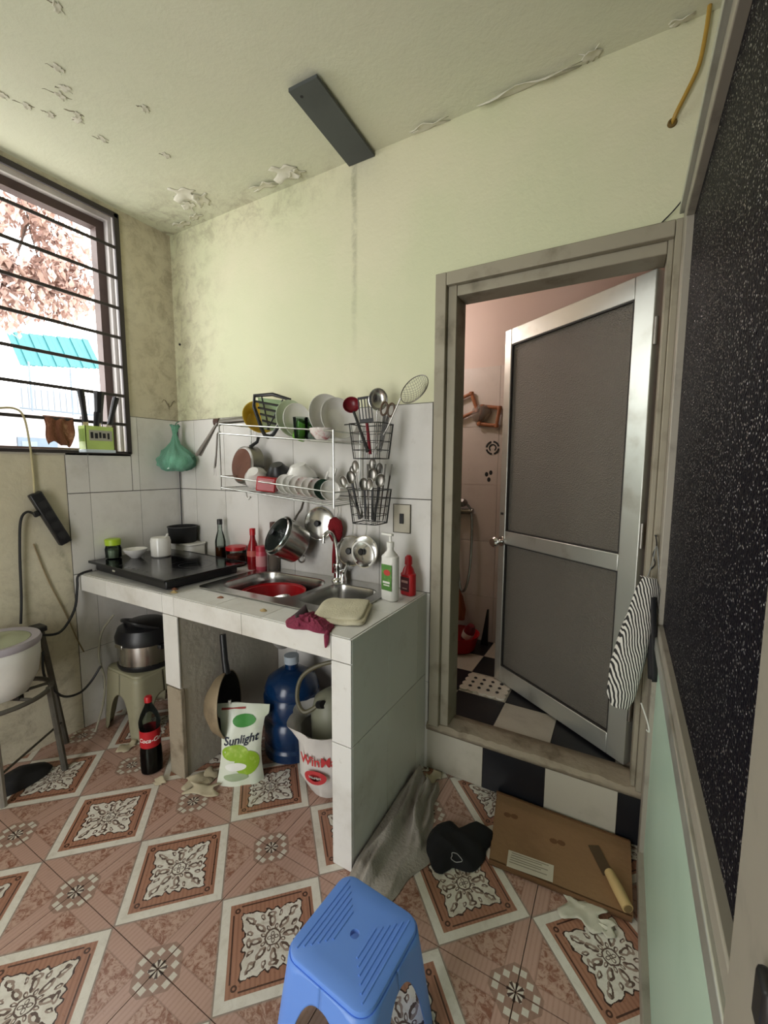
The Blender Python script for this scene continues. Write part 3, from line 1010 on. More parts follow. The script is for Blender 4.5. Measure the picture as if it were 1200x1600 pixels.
# bottles behind the hob
def bottle(name, label, loc, prof, mt, cap=None, lab=None, liquid=None, rz=0, group=None, cat='bottle'):
    t = thing(name, label, cat, loc, rz, group)
    MB().lathe([(0, prof[0][1])] + prof + [(0, prof[-1][1])], 24).build('body', mt, t)
    if liquid:
        z = liquid[0]; pr = [(r - .002, q) for r, q in prof if q <= z]
        MB().lathe([(0, pr[0][1] + .002)] + pr + [(pr[-1][0], z), (0, z)], 20).build('liquid', liquid[1], t)
    if cap:
        r, z0, z1, cm = cap
        MB().lathe([(0, z0), (r, z0), (r, z1 - .003), (r * .85, z1), (0, z1)], 18).build('cap', cm, t)
    if lab:
        r, z0, z1, lm = lab
        MB().lathe([(r, z0), (r + .0012, z0), (r + .0012, z1), (r, z1)], 24, close=True).build('label', lm, t)
    return t
M_BCAP = mat('black_cap', '202022', .4)
bottle('sauce_bottle', 'slim clear glass bottle with black cap behind the hob', (.405, -.06, .802), [(.026, 0), (.028, .005), (.028, .12), (.022, .15), (.013, .18), (.012, .22)], M_GLASS, (.0145, .215, .245, M_BCAP), liquid=(.09, mat('fish_sauce', '5a2d12', .2)))
t = bottle('plastic_tub', 'clear round tub with a red lid beside the slim bottle', (.535, -.065, .802), [(.045, 0), (.05, .004), (.052, .085), (.050, .09)], M_GLASS, (.055, .088, .108, M_RED), cat='tub')
MB().lathe([(0, .004), (.046, .004), (.048, .06), (0, .07)], 20).build('contents', mat('chilli_mix', '8c3a2c', .7, dirt='c9a48e', dscale=40), t)
bottle('chilli_bottle', 'red chilli sauce bottle with red cap beside the sink', (.672, -.075, .802), [(.028, 0), (.030, .006), (.030, .09), (.024, .125), (.014, .16), (.012, .185)], mat('chilli_sauce', '8e1119', .25), (.015, .18, .215, M_RED), (.0303, .07, .10, mat('cream_label', 'b85a50', .5)))
bottle('spice_bottle', 'small pink-red capped spice bottle in front of the dark bottle', (.742, -.085, .808), [(.026, 0), (.027, .004), (.027, .09), (.024, .10)], mat('pink_plastic', 'c24a5c', .4), (.028, .098, .125, mat('deep_pink_cap', 'b0303f', .4)), (.0273, .02, .075, mat('pale_pink_label', 'cf8f92', .5)))
bottle('soy_bottle', 'dark soy sauce bottle with brown cap next to the pots', (.775, -.032, .808), [(.027, 0), (.029, .005), (.029, .11), (.020, .15), (.013, .18), (.0125, .21)], clear('tinted_glass', 'd8c8b8', .2), (.0165, .205, .245, mat('brown_cap', '4a2c22', .4)), liquid=(.105, mat('soy', '1c0d0a', .2)))

# things at the right of the sink
t = thing('pump_bottle', 'tall white pump bottle of dish soap with green label by the sink', 'bottle', (1.545, -.175, .802), -.25)
MB().prism(rrect(-.037, .037, -.024, .024, .02), .0, .185).build('body', M_WHITEP, t, bevel=.006)
MB().lathe([(0, 0), (.032, 0), (.014, .022), (.013, .04), (0, .04)], 20, T(0, 0, .183)).build('shoulder', M_WHITEP, t)
MB().lathe([(0, .218), (.015, .218), (.015, .238), (.006, .24), (.005, .265), (0, .265)], 16).build('collar', M_WHITEP, t)
MB().box(-.045, .012, -.008, .008, .262, .272).build('pump_head', M_WHITEP, t, bevel=.003)
M_GLAB = mat('green_label', '4f7f3a', .5, dirt='8fb36a', dscale=60, damt=.8)
MB().box(-.024, .030, -.0255, -.024, .045, .15).build('label', M_GLAB, t, smooth=False)
MB().prism([(.018 * math.cos(a), .012 * math.sin(a)) for a in [2 * PI * k / 24 for k in range(24)]], .0255, .0265, T(.006, 0, .118) @ RX(PI / 2)).build('label_emblem', mat('label_red', 'b8423a', .5), t, smooth=False)
MB().box(-.016, .022, -.0266, -.0256, .074, .082).box(-.012, .02, -.0266, -.0256, .064, .069).build('label_print', M_WHITEP, t, smooth=False)
t = thing('red_bottle', 'squat red bottle with dark label standing behind the pump bottle', 'bottle', (1.578, -.075, .802), -.3)
MB().prism(rrect(-.034, .034, -.022, .022, .018), .0, .095).build('body', M_RED, t, bevel=.006)
MB().lathe([(0, 0), (.028, 0), (.022, .02), (.013, .034), (.012, .045), (0, .045)], 18, T(0, 0, .093)).build('shoulder', M_RED, t)
MB().lathe([(0, .132), (.0165, .132), (.015, .162), (.008, .17), (0, .17)], 16).build('cap', M_RED, t)
MB().box(-.024, .024, -.0235, -.022, .02, .08).build('label', mat('maroon_label', '4b0f16', .5), t, smooth=False)
MB().box(-.018, .018, -.0242, -.0236, .056, .066).box(-.012, .014, -.0242, -.0236, .03, .034).build('label_print', mat('label_pale', 'b98f86', .5), t, smooth=False)

# cream sponge cloth pad and the magenta rag at the counter corner
pad = thing('dish_cloth', 'folded cream dish cloth on the counter corner over the sink', 'cloth', (1.475, -.40, .812), math.radians(22))
M_PAD = mat('cream_cloth', 'd9d2b8', .85, dirt='bdb294', dscale=12, bump=.4, bscale=160)
for k, (dx, dy, dz, s_) in enumerate(((.004, -.012, 0, 1.), (-.004, .006, .0085, .95))):
    def fn(u, v, s_=s_, dz=dz, dx=dx, dy=dy):
        a, c = (u - .5) * 2, (v - .5) * 2
        q = max(abs(a), abs(c)); e = (abs(a) ** 7 + abs(c) ** 7) ** (1 / 7)
        k_ = q / max(e, 1e-6)
        return (dx + .092 * s_ * a * k_, dy + .115 * s_ * c * k_, dz + .005 * (1 - q ** 8) + .003 * noise.noise((a * 2, c * 2, k)) + .003 * math.sin(c * 3 + 1) - .004 * max(0, -c - .7))
    MB().grid(fn, 24, 24).build('fold', M_PAD, pad, solid=.006)
rag = tag(heap([(1.375, -.46), (1.34, -.54), (1.375, -.60), (1.46, -.598), (1.54, -.585), (1.53, -.545), (1.46, -.50)], (1.43, -.55), .024, 3, fold=.7, fs=40, base=.804).build('rag', mat('magenta_rag', '7d2440', .85, dirt='3a1420', dscale=40, bump=.5, bscale=90), None, solid=.003), 'crumpled magenta rag at the front edge beneath the cream cloth', 'rag')
MB().tube([(1.538, -.585, .806), (1.545, -.599, .80), (1.546, -.602, .775), (1.542, -.601, .762)], [.008, .009, .007, .003], 8).build('hanging_corner', mat('magenta_rag'), rag)
MB().grid(lambda u, v: (1.348 + .05 * u, -.50 - .06 * v + .01 * math.sin(u * 5), .806 + .04 * math.sin(u * 2.6) * (1 - v * .5)), 8, 8).build('dark_flap', mat('dark_rag', '3b2a2e', .85), rag, solid=.003)
for k, (x, y) in enumerate(((1.20, -.53), (.66, -.52), (.70, -.55), (.93, -.50))):
    tag(heap([(x + (.016 + .006 * math.sin(a * 3 + k)) * math.cos(a), y + .011 * math.sin(a)) for a in (0, 1, 2, 3, 4, 5)], (x, y), .003, k, rings=4, n=16, base=.8025).build('food_scrap', mat('food_scrap_%d' % (k % 2), ('b39a6a', '8a5c44')[k % 2], .8), None), ('yellowish food scrap on the counter edge before the sink', 'brown food scrap by the front corner of the hob', 'tan food scrap at the very edge near the hob', 'pale crumb on the counter before the red basin')[k], 'scrap')

# ------------------------------------------------------------------ wall dish rack
RX0, RX1, RYF, RYB = .632, 1.308, -.23, -.03
SAG = .085
def rz_(x, z): return z - SAG * (x - RX0)
rack = thing('dish_rack', 'two-tier steel wire dish rack sagging on the tiled wall', 'rack', (0, 0, 0))
M_WIRE = mat('rack_wire', 'c4c6c0', .3, .9, dirt='7b766a', dscale=25, damt=.5)
for x in (RX0, RX1):
    for y in (RYF, RYB):
        MB().cyl((x, y, rz_(x, 1.225)), (x, y, rz_(x, 1.545)), .0042, n=8).build('post', M_WIRE, rack)
for z in (1.54, 1.495, 1.29, 1.234):
    P = [(RX0, RYF, rz_(RX0, z)), (RX1, RYF, rz_(RX1, z)), (RX1, RYB, rz_(RX1, z)), (RX0, RYB, rz_(RX0, z))]
    for k in range(4):
        MB().cyl(P[k], P[(k + 1) % 4], .0032, n=8).build('rail', M_WIRE, rack)
for z in (1.495, 1.234):
    w0 = None
    for k in range(16):
        x = RX0 + .04 + k * .04
        if w0 is None:
            w0 = MB().cyl((0, RYF, 0), (0, RYB, 0), .0016, n=6).build('shelf_wire', M_WIRE, rack); w0.location = (x, 0, rz_(x, z))
        else: copy_obj(w0, rack, (x, 0, rz_(x, z)))
for x in (.75, 1.2):
    MB().cyl((x, RYB, rz_(x, 1.54)), (x, -.006, rz_(x, 1.54)), .004, n=8).cyl((x, -.010, rz_(x, 1.54)), (x, -.0062, rz_(x, 1.54)), .012, n=12).build('wall_fixing', M_WIRE, rack)
MB().tube([(.80, RYF, rz_(.8, 1.23)), (.80, RYF + .004, 1.195), (.815, RYF + .002, 1.185), (.83, RYF, 1.195)], .005, 8).build('white_clip', M_WHITEP, rack)

def wire_basket(name, label, x0, x1, y0, y1, z0, z1, mt):
    t = thing(name, label, 'basket', ((x0 + x1) / 2, (y0 + y1) / 2, z0))
    hx, hy, H = (x1 - x0) / 2, (y1 - y0) / 2, z1 - z0
    for k in range(5):
        s_ = .82 + .18 * k / 4
        P = rrect(-hx * s_, hx * s_, -hy * s_, hy * s_, .02, 4)
        MB().tube([(x, y, H * k / 4) for x, y in P], .0022 if k in (0, 4) else .0014, 6, closed=True).build('hoop', mt, t)
    for k in range(18):
        P0 = rrect(-hx * .82, hx * .82, -hy * .82, hy * .82, .02, 4); P1 = rrect(-hx, hx, -hy, hy, .02, 4)
        q = int(k * len(P0) / 18)
        MB().cyl((*P0[q], 0), (*P1[q], H), .0013, n=5).build('upright', mt, t)
    for k in range(5):
        x = -hx * .7 + k * hx * .35
        MB().cyl((x, -hy * .8, 0), (x, hy * .8, 0), .0013, n=5).build('floor_wire', mt, t)
    MB().tube([(-hx, 0, H), (-hx - .012, 0, H + .006), (-(x0 + x1) / 2 + RX1 + .0, 0, H + .004)], .0025, 6).build('hanger', mt, t)
    return t
M_WIREB = mat('dark_basket_wire', '3c3c3c', .4, .6)
wire_basket('utensil_basket', 'small dark wire basket of ladles at the rack end', 1.365, 1.515, -.215, -.085, 1.372, 1.510, M_WIREB)
wire_basket('cutlery_basket', 'lower wire basket crammed with spoons and chopsticks', 1.350, 1.500, -.20, -.07, 1.105, 1.245, M_WIREB)

# plates and bowls
def plate(name, label, x, y, r, shelf, mt, lean=.12, yaw=.0, depth=.016, rim=None, cat='plate', group=None):
    z = rz_(x, shelf) + r * math.cos(lean) + .004
    t = thing(name, label, cat, (x, y, z), rot=(0, 0, 0), group=group)
    Mx = RZ(yaw) @ RY(PI / 2 - lean)
    MB().shell([(r * .5, 0), (r * .55, .002), (r * .8, depth * .4), (r, depth), (r * 1.0, depth + .002)], .0028, 32, Mx).build('dish', mt, t)
    if rim:
        MB().lathe([(r * .96, depth + .0012), (r * 1.004, depth + .0012), (r * 1.004, depth + .003), (r * .96, depth + .003)], 32, Mx, close=True).build('rim_band', rim, t)
    return t
M_PALEG = mat('pale_green_ceramic', 'c3d0b4', .25)
M_LG = mat('bright_green_plastic', '6fae2e', .4)
M_YEL = mat('yellow_plastic', 'dcb840', .4)
M_FLORAL = mat('floral_ceramic', 'ded6d0', .2, dirt='c0505a', dscale=55, damt=1.)
US, LS = 1.497, 1.236
t = thing('yellow_basin', 'yellow plastic bowl tipped on the upper rack shelf', 'bowl', (.80, -.14, rz_(.80, US) + .078))
MB().shell([(.045, -.03), (.052, -.024), (.078, .03), (.082, .034)], .003, 28, RZ(-.5) @ RY(1.25)).build('body', M_YEL, t)
plate('pale_green_plate', 'pale green plate standing beside the black skimmer', .99, -.13, .085, US, M_PALEG, .12, -.25)
plate('white_side_plate', 'off-white plate just right of the pale green plate', 1.025, -.13, .078, US, M_CERAM, .10, -.25)
t = thing('green_cup', 'bright green plastic cup between plates on the upper shelf', 'cup', (1.075, -.15, rz_(1.075, US) + .038))
MB().shell([(.028, -.04), (.03, -.036), (.036, .04), (.038, .042)], .002, 24, RY(.5)).build('body', M_LG, t)
for k, (x, y) in enumerate(((1.10, -.185), (1.135, -.15))):
    t = thing('drinking_glass', ('clear tumbler at the front of the upper shelf', 'clear tumbler before the big white plates')[k], 'glass', (x, y, rz_(x, US) + .004))
    MB().shell([(.026, 0), (.028, .004), (.033, .088), (.034, .09)], .002, 24).build('body', M_GLASS, t)
plate('dinner_plate', 'largest white dinner plate on the upper shelf', 1.185, -.125, .098, US, M_CERAM, .14, -.35, .03)
plate('dinner_plate', 'white plate right behind the largest dinner plate', 1.235, -.115, .092, US, M_CERAM, .2, -.35, .03)
t = thing('floral_bowl', 'small bowl with pink floral print at the upper shelf front', 'bowl', (1.225, -.195, rz_(1.225, US) + .004))
MB().shell([(.024, 0), (.028, .005), (.05, .03), (.054, .048)], .0025, 28).build('body', M_FLORAL, t)
t = thing('rolling_pin', 'steel tube handle with brown end lying across the rack top', 'utensil', (0, 0, 0))
MB().cyl((.585, -.19, 1.555), (.76, -.12, 1.570), .014, n=14).build('tube', M_STEELD, t)
MB().cyl((.565, -.198, 1.553), (.588, -.189, 1.555), .020, .019, n=16).build('end_cap', mat('brown_cap', '4a2c22', .4), t)
# black mesh skimmer
t = thing('mesh_skimmer', 'black framed slotted turner standing upright in the rack', 'turner', (.90, -.165, 1.565), rot=(-.12, .12, .45))
fr = [(-.085, .09), (.082, .092), (.04, -.05), (.018, -.085), (-.012, -.085), (-.05, -.02)]
MB().tube([(p.x, 0, p.y) for p in spline([(a, b_, 0) for a, b_ in fr], 2, True)], .009, 8, closed=True).build('frame', M_BLACKP, t)
for k in range(4):
    z = .065 - k * .028
    MB().cyl((-.075 + k * .014, 0, z), (.07 - k * .012, 0, z - .01), .0055, n=6).build('slat', M_BLACKP, t)
for k in (-1, 1):
    MB().cyl((k * .05, 0, .088), (k * -.005, 0, -.06), .0035, n=6).build('cross_bar', M_BLACKP, t)
MB().grid(lambda u, v: (-.07 + u * .14 - (1 - v) * (u - .5) * .09, .002, -.06 + v * .145), 6, 6).build('green_film', clear('greenish_mesh', '9fb89a', .35, .3), t)
MB().cyl((.003, 0, -.08), (.003, 0, -.10), .007, n=8).build('handle', M_BLACKP, t)

# lower shelf
t = thing('frying_pan', 'steel frying pan with burnt copper-brown base leaning on the rack', 'pan', (.668, -.13, rz_(.668, LS) + .112))
Mx = align((-.15, -.93, .12))
MB().lathe([(0, .002), (.084, .002), (.094, -.004), (.104, -.06), (.101, -.06), (.09, -.006), (0, -.003)], 36, Mx).build('body', M_STEELD, t)
MB().lathe([(0, .0035), (.082, .0035), (.082, .0025), (0, .0025)], 32, Mx).build('burnt_base', mat('burnt_copper', '6b4432', .5, .5, dirt='35241d', dscale=16), t)
MB().tube([(.03, .03, .09), (.06, .05, .115), (.065, .055, .14)], [.009, .008, .008], 8).build('handle', M_BLACKP, t)
def turned_bowl(label, x, y, r, h, mt, tilt=0.2, name='rice_bowl', prints=None, yaw=0., up=0.):
    t = thing(name, label, 'bowl', (x, y, rz_(x, LS) + .004 + r * .25 + up))
    Mx = RZ(yaw) @ RX(PI + tilt)
    MB().shell([(r * .45, -h * .5), (r * .5, -h * .44), (r * .9, 0), (r, h * .45), (r, h * .5)], .003, 30, T(0, 0, h * .35) @ Mx).build('body', mt, t)
    if prints: prints(t, T(0, 0, h * .35) @ Mx)
    return t
turned_bowl('plain white bowl upturned beside the frying pan', .785, -.155, .058, .065, M_CERAM, .9, yaw=.4, up=.03)
def dots(t, Mx):
    for k in range(5):
        MB().lathe([(0, 0), (.007, 0), (.006, .0015), (0, .0015)], 10, Mx @ RZ(k * 1.25) @ T(.054, 0, .012) @ RY(1.1)).build('print_dot', M_WHITEP, t)
turned_bowl('black bowl with white dots upturned on the lower shelf', .885, -.10, .066, .085, M_BLACKP, .5, 'black_bowl', dots, .3, up=.045)
turned_bowl('larger white bowl upturned behind the saucers', 1.02, -.10, .078, .09, M_CERAM, .35, up=.045)
t = thing('red_box', 'bright red plastic box on the lower rack shelf', 'box', (.895, -.19, rz_(.895, LS) + .008), .5)
MB().box(-.045, .045, -.032, .032, 0, .068, M=RY(.12)).build('body', mat('bright_red', 'a81a20', .35), t, bevel=.006)
MB().box(-.03, .03, -.0335, -.032, .04, .052, M=RY(.12)).build('stripe', mat('box_stripe', 'd8a0a0', .5), t, smooth=False)
for k in range(8):
    x = .985 + k * .036
    plate('sauce_dish', ('first white sauce dish in the lower row nearest the red box', 'second white sauce dish in the lower rack row', 'third white sauce dish in the lower rack row', 'fourth sauce dish with pink print in the lower row', 'fifth white sauce dish in the lower rack row', 'sixth sauce dish with pink print in the lower row', 'dark green sauce dish near the end of the row', 'last white sauce dish at the rack end')[k], x, -.165, .046, LS, mat('dark_green_ceramic', '1f3a2c', .25) if k == 6 else (M_FLORAL if k in (3, 5) else M_CERAM), .25, -.55, .014, cat='dish', group='sauce dishes in the lower rack row')
t = thing('plastic_scoop', 'white plastic scoop leaning above the sauce dishes', 'scoop', (1.15, -.09, rz_(1.15, LS) + .005))
MB().cyl((-.02, 0, 0), (.03, .0, .12), .006, .008).box(-.016, .02, -.004, .004, .10, .15, M=RY(.38)).build('body', M_WHITEP, t)
t = thing('drinking_glass', 'clear tumbler on the lower shelf behind the saucers', 'glass', (1.09, -.10, rz_(1.09, LS) + .004))
MB().shell([(.028, 0), (.030, .004), (.034, .085), (.035, .088)], .002, 24).build('body', M_GLASS, t)

# utensils
def spoon(name, label, p0, p1, mt, mt2=None, r=.018, group=None, cat='spoon', aspect=1.4, deep=.5, hr=.0035, face=(0, -1, 0)):
    """handle from p0 to p1, bowl beyond p1"""
    p0, p1 = Vector(p0), Vector(p1)
    t = thing(name, label, cat, p0, group=group)
    d = (p1 - p0); L = d.length; d.normalize()
    f = Vector(face); f = (f - d * f.dot(d)).normalized(); s_ = d.cross(f)
    B = Matrix((s_, d, f)).transposed().to_4x4()
    MB().tube([(0, 0, 0), tuple(d * L * .5), tuple(d * L)], [hr * 1.3, hr, hr], 8).build('handle', mt2 or mt, t)
    prof = [(0, 0), (.4, -.06), (.75, -.25 * deep), (.95, -.08), (1., 0), (.96, .02), (.75, -.14 * deep), (.4, .04), (0, .06)]
    prof = [(0, -deep), (.45, -deep * .9), (.8, -deep * .55), (1, 0), (.95, .02), (.76, -deep * .5), (.42, -deep * .82), (0, -deep * .9)]
    Mx = T(*(d * (L + r * aspect * .9))) @ B @ Matrix.Diagonal((r, r * aspect, r, 1))
    MB().lathe(prof, 22, Mx).build('bowl', mt, t)
    return t
spoon('ladle', 'dark red plastic ladle, round head up in the utensil basket', (1.43, -.16, 1.40), (1.355, -.15, 1.565), M_DRED, M_BLACKP, .036, cat='ladle', aspect=1.0, deep=.7, hr=.006, face=(.5, -1, .3))
t = thing('slotted_turner', 'black slotted turner with dark red handle in the utensil basket', 'turner', (1.435, -.15, 1.39), rot=(-.05, -.12, .35))
MB().tube([(0, 0, 0), (0, 0, .13)], .007, 8).build('handle', M_DRED, t)
MB().box(-.028, .028, -.0015, .0015, .225, .235).box(-.028, .028, -.0015, .0015, .13, .145).build('head_frame', M_BLACKP, t, smooth=False)
for k in range(5):
    MB().box(-.028 + k * .0128, -.0235 + k * .0128, -.0015, .0015, .14, .23).build('slat', M_BLACKP, t, smooth=False)
spoon('ladle', 'steel ladle with oval head above the utensil basket', (1.45, -.13, 1.39), (1.455, -.125, 1.57), M_STEEL, M_STEEL, .04, cat='ladle', aspect=1.15, deep=.55, hr=.004, face=(.8, -1, .1))
t = thing('kitchen_scissors', 'kitchen scissors with brown loop handles in the utensil basket', 'scissors', (1.48, -.15, 1.40), rot=(0, .18, .5))
for s_ in (-1, 1):
    MB().tube([(s_ * .014 + .013 * math.cos(a), 0, .17 + .026 * math.sin(a)) for a in [2 * PI * k / 16 for k in range(16)]], .0045, 8, closed=True).build('handle_loop', mat('brown_handle', '5b4636', .5), t)
    MB().box(-.006, .006, -.001 + s_ * .0015, .001 + s_ * .0015, 0, .145, M=RY(s_ * .05)).build('blade', M_STEEL, t, smooth=False)
t = thing('wire_strainer', 'round wire mesh strainer leaning out to the right of the rack', 'strainer', (1.44, -.14, 1.40), rot=(0, 0, 0))
c0 = Vector((.195, -.02, .232)); ax = Vector((-.25, -.85, .42)).normalized(); u_ = Vector((.8, 0, .32)).normalized(); u_ = (u_ - ax * u_.dot(ax)).normalized(); v_ = ax.cross(u_)
R0 = .058
MB().tube([c0 + (u_ * math.cos(a) * 1.1 + v_ * math.sin(a)) * R0 for a in [2 * PI * k / 32 for k in range(32)]], .0022, 6, closed=True).build('rim', M_STEELD, t)
MB().tube([(0, 0, 0), (.07, -.005, .09), c0 - u_ * R0 * 1.1], .0028, 8).build('handle', M_STEELD, t)
mm = MB()
for k in range(-5, 6):
    for A_, B_ in ((u_, v_), (v_, u_)):
        q = k / 6; w = math.sqrt(1 - q * q)
        mm.tube([c0 + (A_ * q * 1.02 + B_ * w * s_) * R0 - ax * .028 * (1 - q * q) * (1 - s_ * s_) for s_ in (-1, -.6, -.2, .2, .6, 1)], .0006, 4)
mo = mm.build('mesh', M_STEELD, t); mo['kind'] = 'stuff'

rr = random.Random(4)
cl = ['steel tablespoon with its bowl up at the left of the cutlery basket', 'second steel spoon from the left in the cutlery basket', 'steel soup spoon leaning forward over the basket edge', 'tallest steel spoon in the cutlery basket', 'steel spoon tilted right at the back of the basket', 'short steel teaspoon in the front of the basket']
for k, (dx, dy, tx, tz) in enumerate(((-.05, 0, -.075, .17), (-.03, -.03, -.04, .19), (-.02, -.04, -.08, .13), (.01, .02, .0, .20), (.03, .02, .03, .18), (.02, -.04, .03, .12))):
    spoon('spoon', cl[k], (1.42 + dx * .6, -.135 + dy, 1.125), (1.425 + tx, -.14 + dy * 1.3, 1.125 + tz), M_STEELD, None, .019, 'cutlery in the lower basket', hr=.0025, deep=.35)
for k in range(5):
    x = 1.41 + k * .017
    c_ = thing('chopstick', ('dark chopstick leftmost of those in the cutlery basket', 'second dark chopstick in the cutlery basket', 'middle dark chopstick in the cutlery basket', 'fourth chopstick leaning right in the cutlery basket', 'rightmost chopstick leaning far over the basket')[k], 'chopstick', (x, -.12, 1.115), group='cutlery in the lower basket')
    MB().tube([(0, 0, 0), (.012 * (k - 1), .01, .235)], [.0022, .0038], 6).build('stick', mat('dark_chopstick', '33261f', .5), c_)
    MB().tube([(.012 * (k - 1) * .8, .008, .188), (.012 * (k - 1), .01, .2355)], [.0036, .0041], 6).build('band', M_STEELD, c_)
for k, (x, tx, tz, lb) in enumerate(((1.39, -.03, .15, 'black-handled spoon leaning left amid the basket cutlery'), (1.44, .0, .16, 'black-handled spoon standing in the middle of the cutlery basket'), (1.46, .03, .14, 'black-handled spoon leaning right in the cutlery basket'), (1.41, -.01, .12, 'short black-handled spoon low in the cutlery basket'))):
    spoon('spoon', lb, (x, -.16 + .02 * (k % 2), 1.12), (x + tx, -.17 + .03 * (k % 2), 1.12 + tz), M_STEELD, M_BLACKP, .02, 'cutlery in the lower basket', hr=.005, deep=.35, face=(.4, -1, .2))
t = thing('steel_fork', 'long steel fork hanging at the left end of the rack', 'fork', (.60, -.215, 1.495))
MB().tube([(0, 0, 0), (-.025, .01, -.10), (-.045, .015, -.165)], [.004, .0045, .006], 8).tube([(0, 0, 0), (.012, 0, .012), (.03, -.005, .005)], .003, 6).build('handle', M_STEELD, t)
for k in range(4):
    MB().cyl((-.052 + k * .005, .015, -.16), (-.058 + k * .006, .017, -.205), .0016, n=6).build('tine', M_STEELD, t)
t = thing('kitchen_tongs', 'steel tongs sticking out from the left end of the rack', 'tongs', (.59, -.205, 1.55))
for s_ in (-1, 1):
    MB().tube([(0, 0, 0), (-.07, s_ * .006 + .0, -.075), (-.15, s_ * .010, -.155)], [.006, .007, .009], 6).build('arm', M_STEELD, t)

# pans and lids hanging below the rack
t = thing('hanging_saucepan', 'steel saucepan hanging on its side below the rack', 'saucepan', (.965, -.125, .985))
Mx = align((-.28, -.72, .46))
MB().shell([(.078, -.065), (.088, -.055), (.096, .055), (.100, .058), (.100, .061)], .002, 40, Mx).build('body', M_STEEL, t)
MB().tube([(.02, .02, .10), (.03, .06, .15), (.03, .08, .19)], [.007, .006, .005], 8).build('handle', M_STEELD, t)
MB().tube([(.05 + .02 * math.cos(a), .03, -.085 + .02 * math.sin(a)) for a in [2 * PI * k / 14 for k in range(14)]], .004, 6, closed=True).build('ear', M_STEELD, t)
t2 = thing('glass_pan_lid', 'steel rimmed glass lid resting in the mouth of the hanging saucepan', 'lid', (.965 - .28 * .0745, -.125 - .72 * .0745, .985 + .46 * .0745))
MB().lathe([(.084, 0), (.09, .002), (.09, .006), (.084, .008)], 36, Mx, close=True).build('rim', M_CHROME, t2)
MB().lathe([(0, .02), (.05, .016), (.084, .006), (.084, .003), (.05, .013), (0, .017)], 32, Mx).build('glass', M_GLASS, t2)
MB().lathe([(0, .018), (.012, .02), (.016, .034), (0, .038)], 14, Mx).build('knob', M_BLACKP, t2)
def hung_lid(label, x, y, z, r, ax, mt, knob=True):
    t = thing('pan_lid', label, 'lid', (x, y, z))
    Mx = align(ax)
    MB().lathe([(0, .012), (r * .6, .009), (r * .92, .002), (r, .0), (r, .003), (r * .9, .006), (r * .6, .012), (0, .015)], 36, Mx).build('disc', mt, t)
    MB().lathe([(r * .95, -.001), (r * 1.02, -.001), (r * 1.02, .004), (r * .95, .004)], 36, Mx, close=True).build('rim', M_CHROME, t)
    if knob: MB().lathe([(0, .012), (.01, .013), (.016, .026), (.012, .032), (0, .033)], 14, Mx).build('knob', M_BLACKP, t)
    MB().tube([(0, .01, r), (.004, .012, r + .03), (0, .012, 1.165 - z)], .0018, 6).build('hook', M_WIRE, t)
    return t
hung_lid('steel lid hanging behind the saucepan under the rack', 1.075, -.03, 1.065, .078, (.15, -.95, .1), M_STEEL)
hung_lid('left of the two small steel lids hanging behind the faucet', 1.272, -.05, .955, .068, (.1, -.95, .12), M_STEELD)
hung_lid('right small steel lid hanging nearest the pump bottle', 1.362, -.078, .965, .070, (-.1, -.95, .12), M_STEEL)
t = thing('white_ring', 'thin white plastic ring hung in front of the right small lid', 'ring', (1.385, -.125, .965))
MB().tube([(.055 * math.cos(a), -.01 * math.sin(a), .055 * math.sin(a)) for a in [PI * 1.25 - 1.6 * PI * k / 22 for k in range(23)]], .0045, 8).build('loop', M_WHITEP, t)
t = thing('red_brush', 'dark red scrubbing mitt hanging behind the faucet', 'brush', (1.185, -.05, 1.04))
MB().lathe([(0, -.055), (.02, -.05), (.036, -.02), (.04, .02), (.03, .05), (.012, .062), (0, .064)], 26, fn=lambda a, p: tuple(Vector((p[0], p[1] * .6, p[2])) * (1 + .10 * noise.noise((p[0] * 90, p[1] * 90, p[2] * 90))))).build('mitt', mat('red_pile', '8c0f1c', .9, bump=1., bscale=220), t)
MB().tube([(0, 0, -.05), (-.006, -.004, -.12), (-.012, -.004, -.20)], [.012, .010, .006], 8).build('tail', mat('red_pile'), t)
MB().tube([(0, .01, .06), (.004, .02, .09), (0, .02, .115)], .002, 6).build('loop', M_WIRE, t)
sw = thing('light_switch', 'white wall switch plate with a dark rocker right of the rack', 'switch', (1.512, -.006, 1.115))
MB().box(-.041, .041, -.006, 0, -.062, .062).build('plate', mat('aged_switch', 'bfb8a6', .5), sw, bevel=.003)
MB().tube([(-.041, -.006, -.062), (.041, -.006, -.062), (.041, -.006, .062), (-.041, -.006, .062)], .0022, 6, closed=True).build('border', mat('switch_grime', '4a4438', .8), sw)
MB().box(-.010, .010, -.011, -.006, -.022, .022).build('rocker', M_BLACKP, sw, bevel=.002)

# ------------------------------------------------------------------ corner and left wall
t = thing('green_plastic_bag', 'knotted translucent green plastic bag hanging in the corner', 'bag', (.085, -.085, 1.36))
def crump(a, p):
    k = 1 + .45 * noise.noise((p[0] * 24 + 3, p[1] * 24, p[2] * 22)) + .22 * noise.noise((p[0] * 60, p[1] * 60, p[2] * 50)) + .10 * math.sin(a * 9 + p[2] * 30) * (p[2] > .02)
    return (p[0] * k * 1.0, p[1] * k * .8, p[2] + .012 * noise.noise((a * 1.5, p[2] * 30, 2)))
MB().lathe([(0, -.052), (.06, -.05), (.092, -.038), (.104, -.015), (.104, .01), (.094, .035), (.07, .062), (.042, .088), (.024, .115), (.016, .16), (.02, .195), (.026, .21), (.0, .205)], 64, fn=crump).build('body', M_GREENBAG, t, angle=180)
MB().lathe([(0, -.045), (.06, -.040), (.086, -.01), (.06, .03), (0, .045)], 48, fn=crump).build('white_contents', mat('white_crumple', 'e2f4ec', .5, dirt='9ad4ba', dscale=40, damt=.9), t)
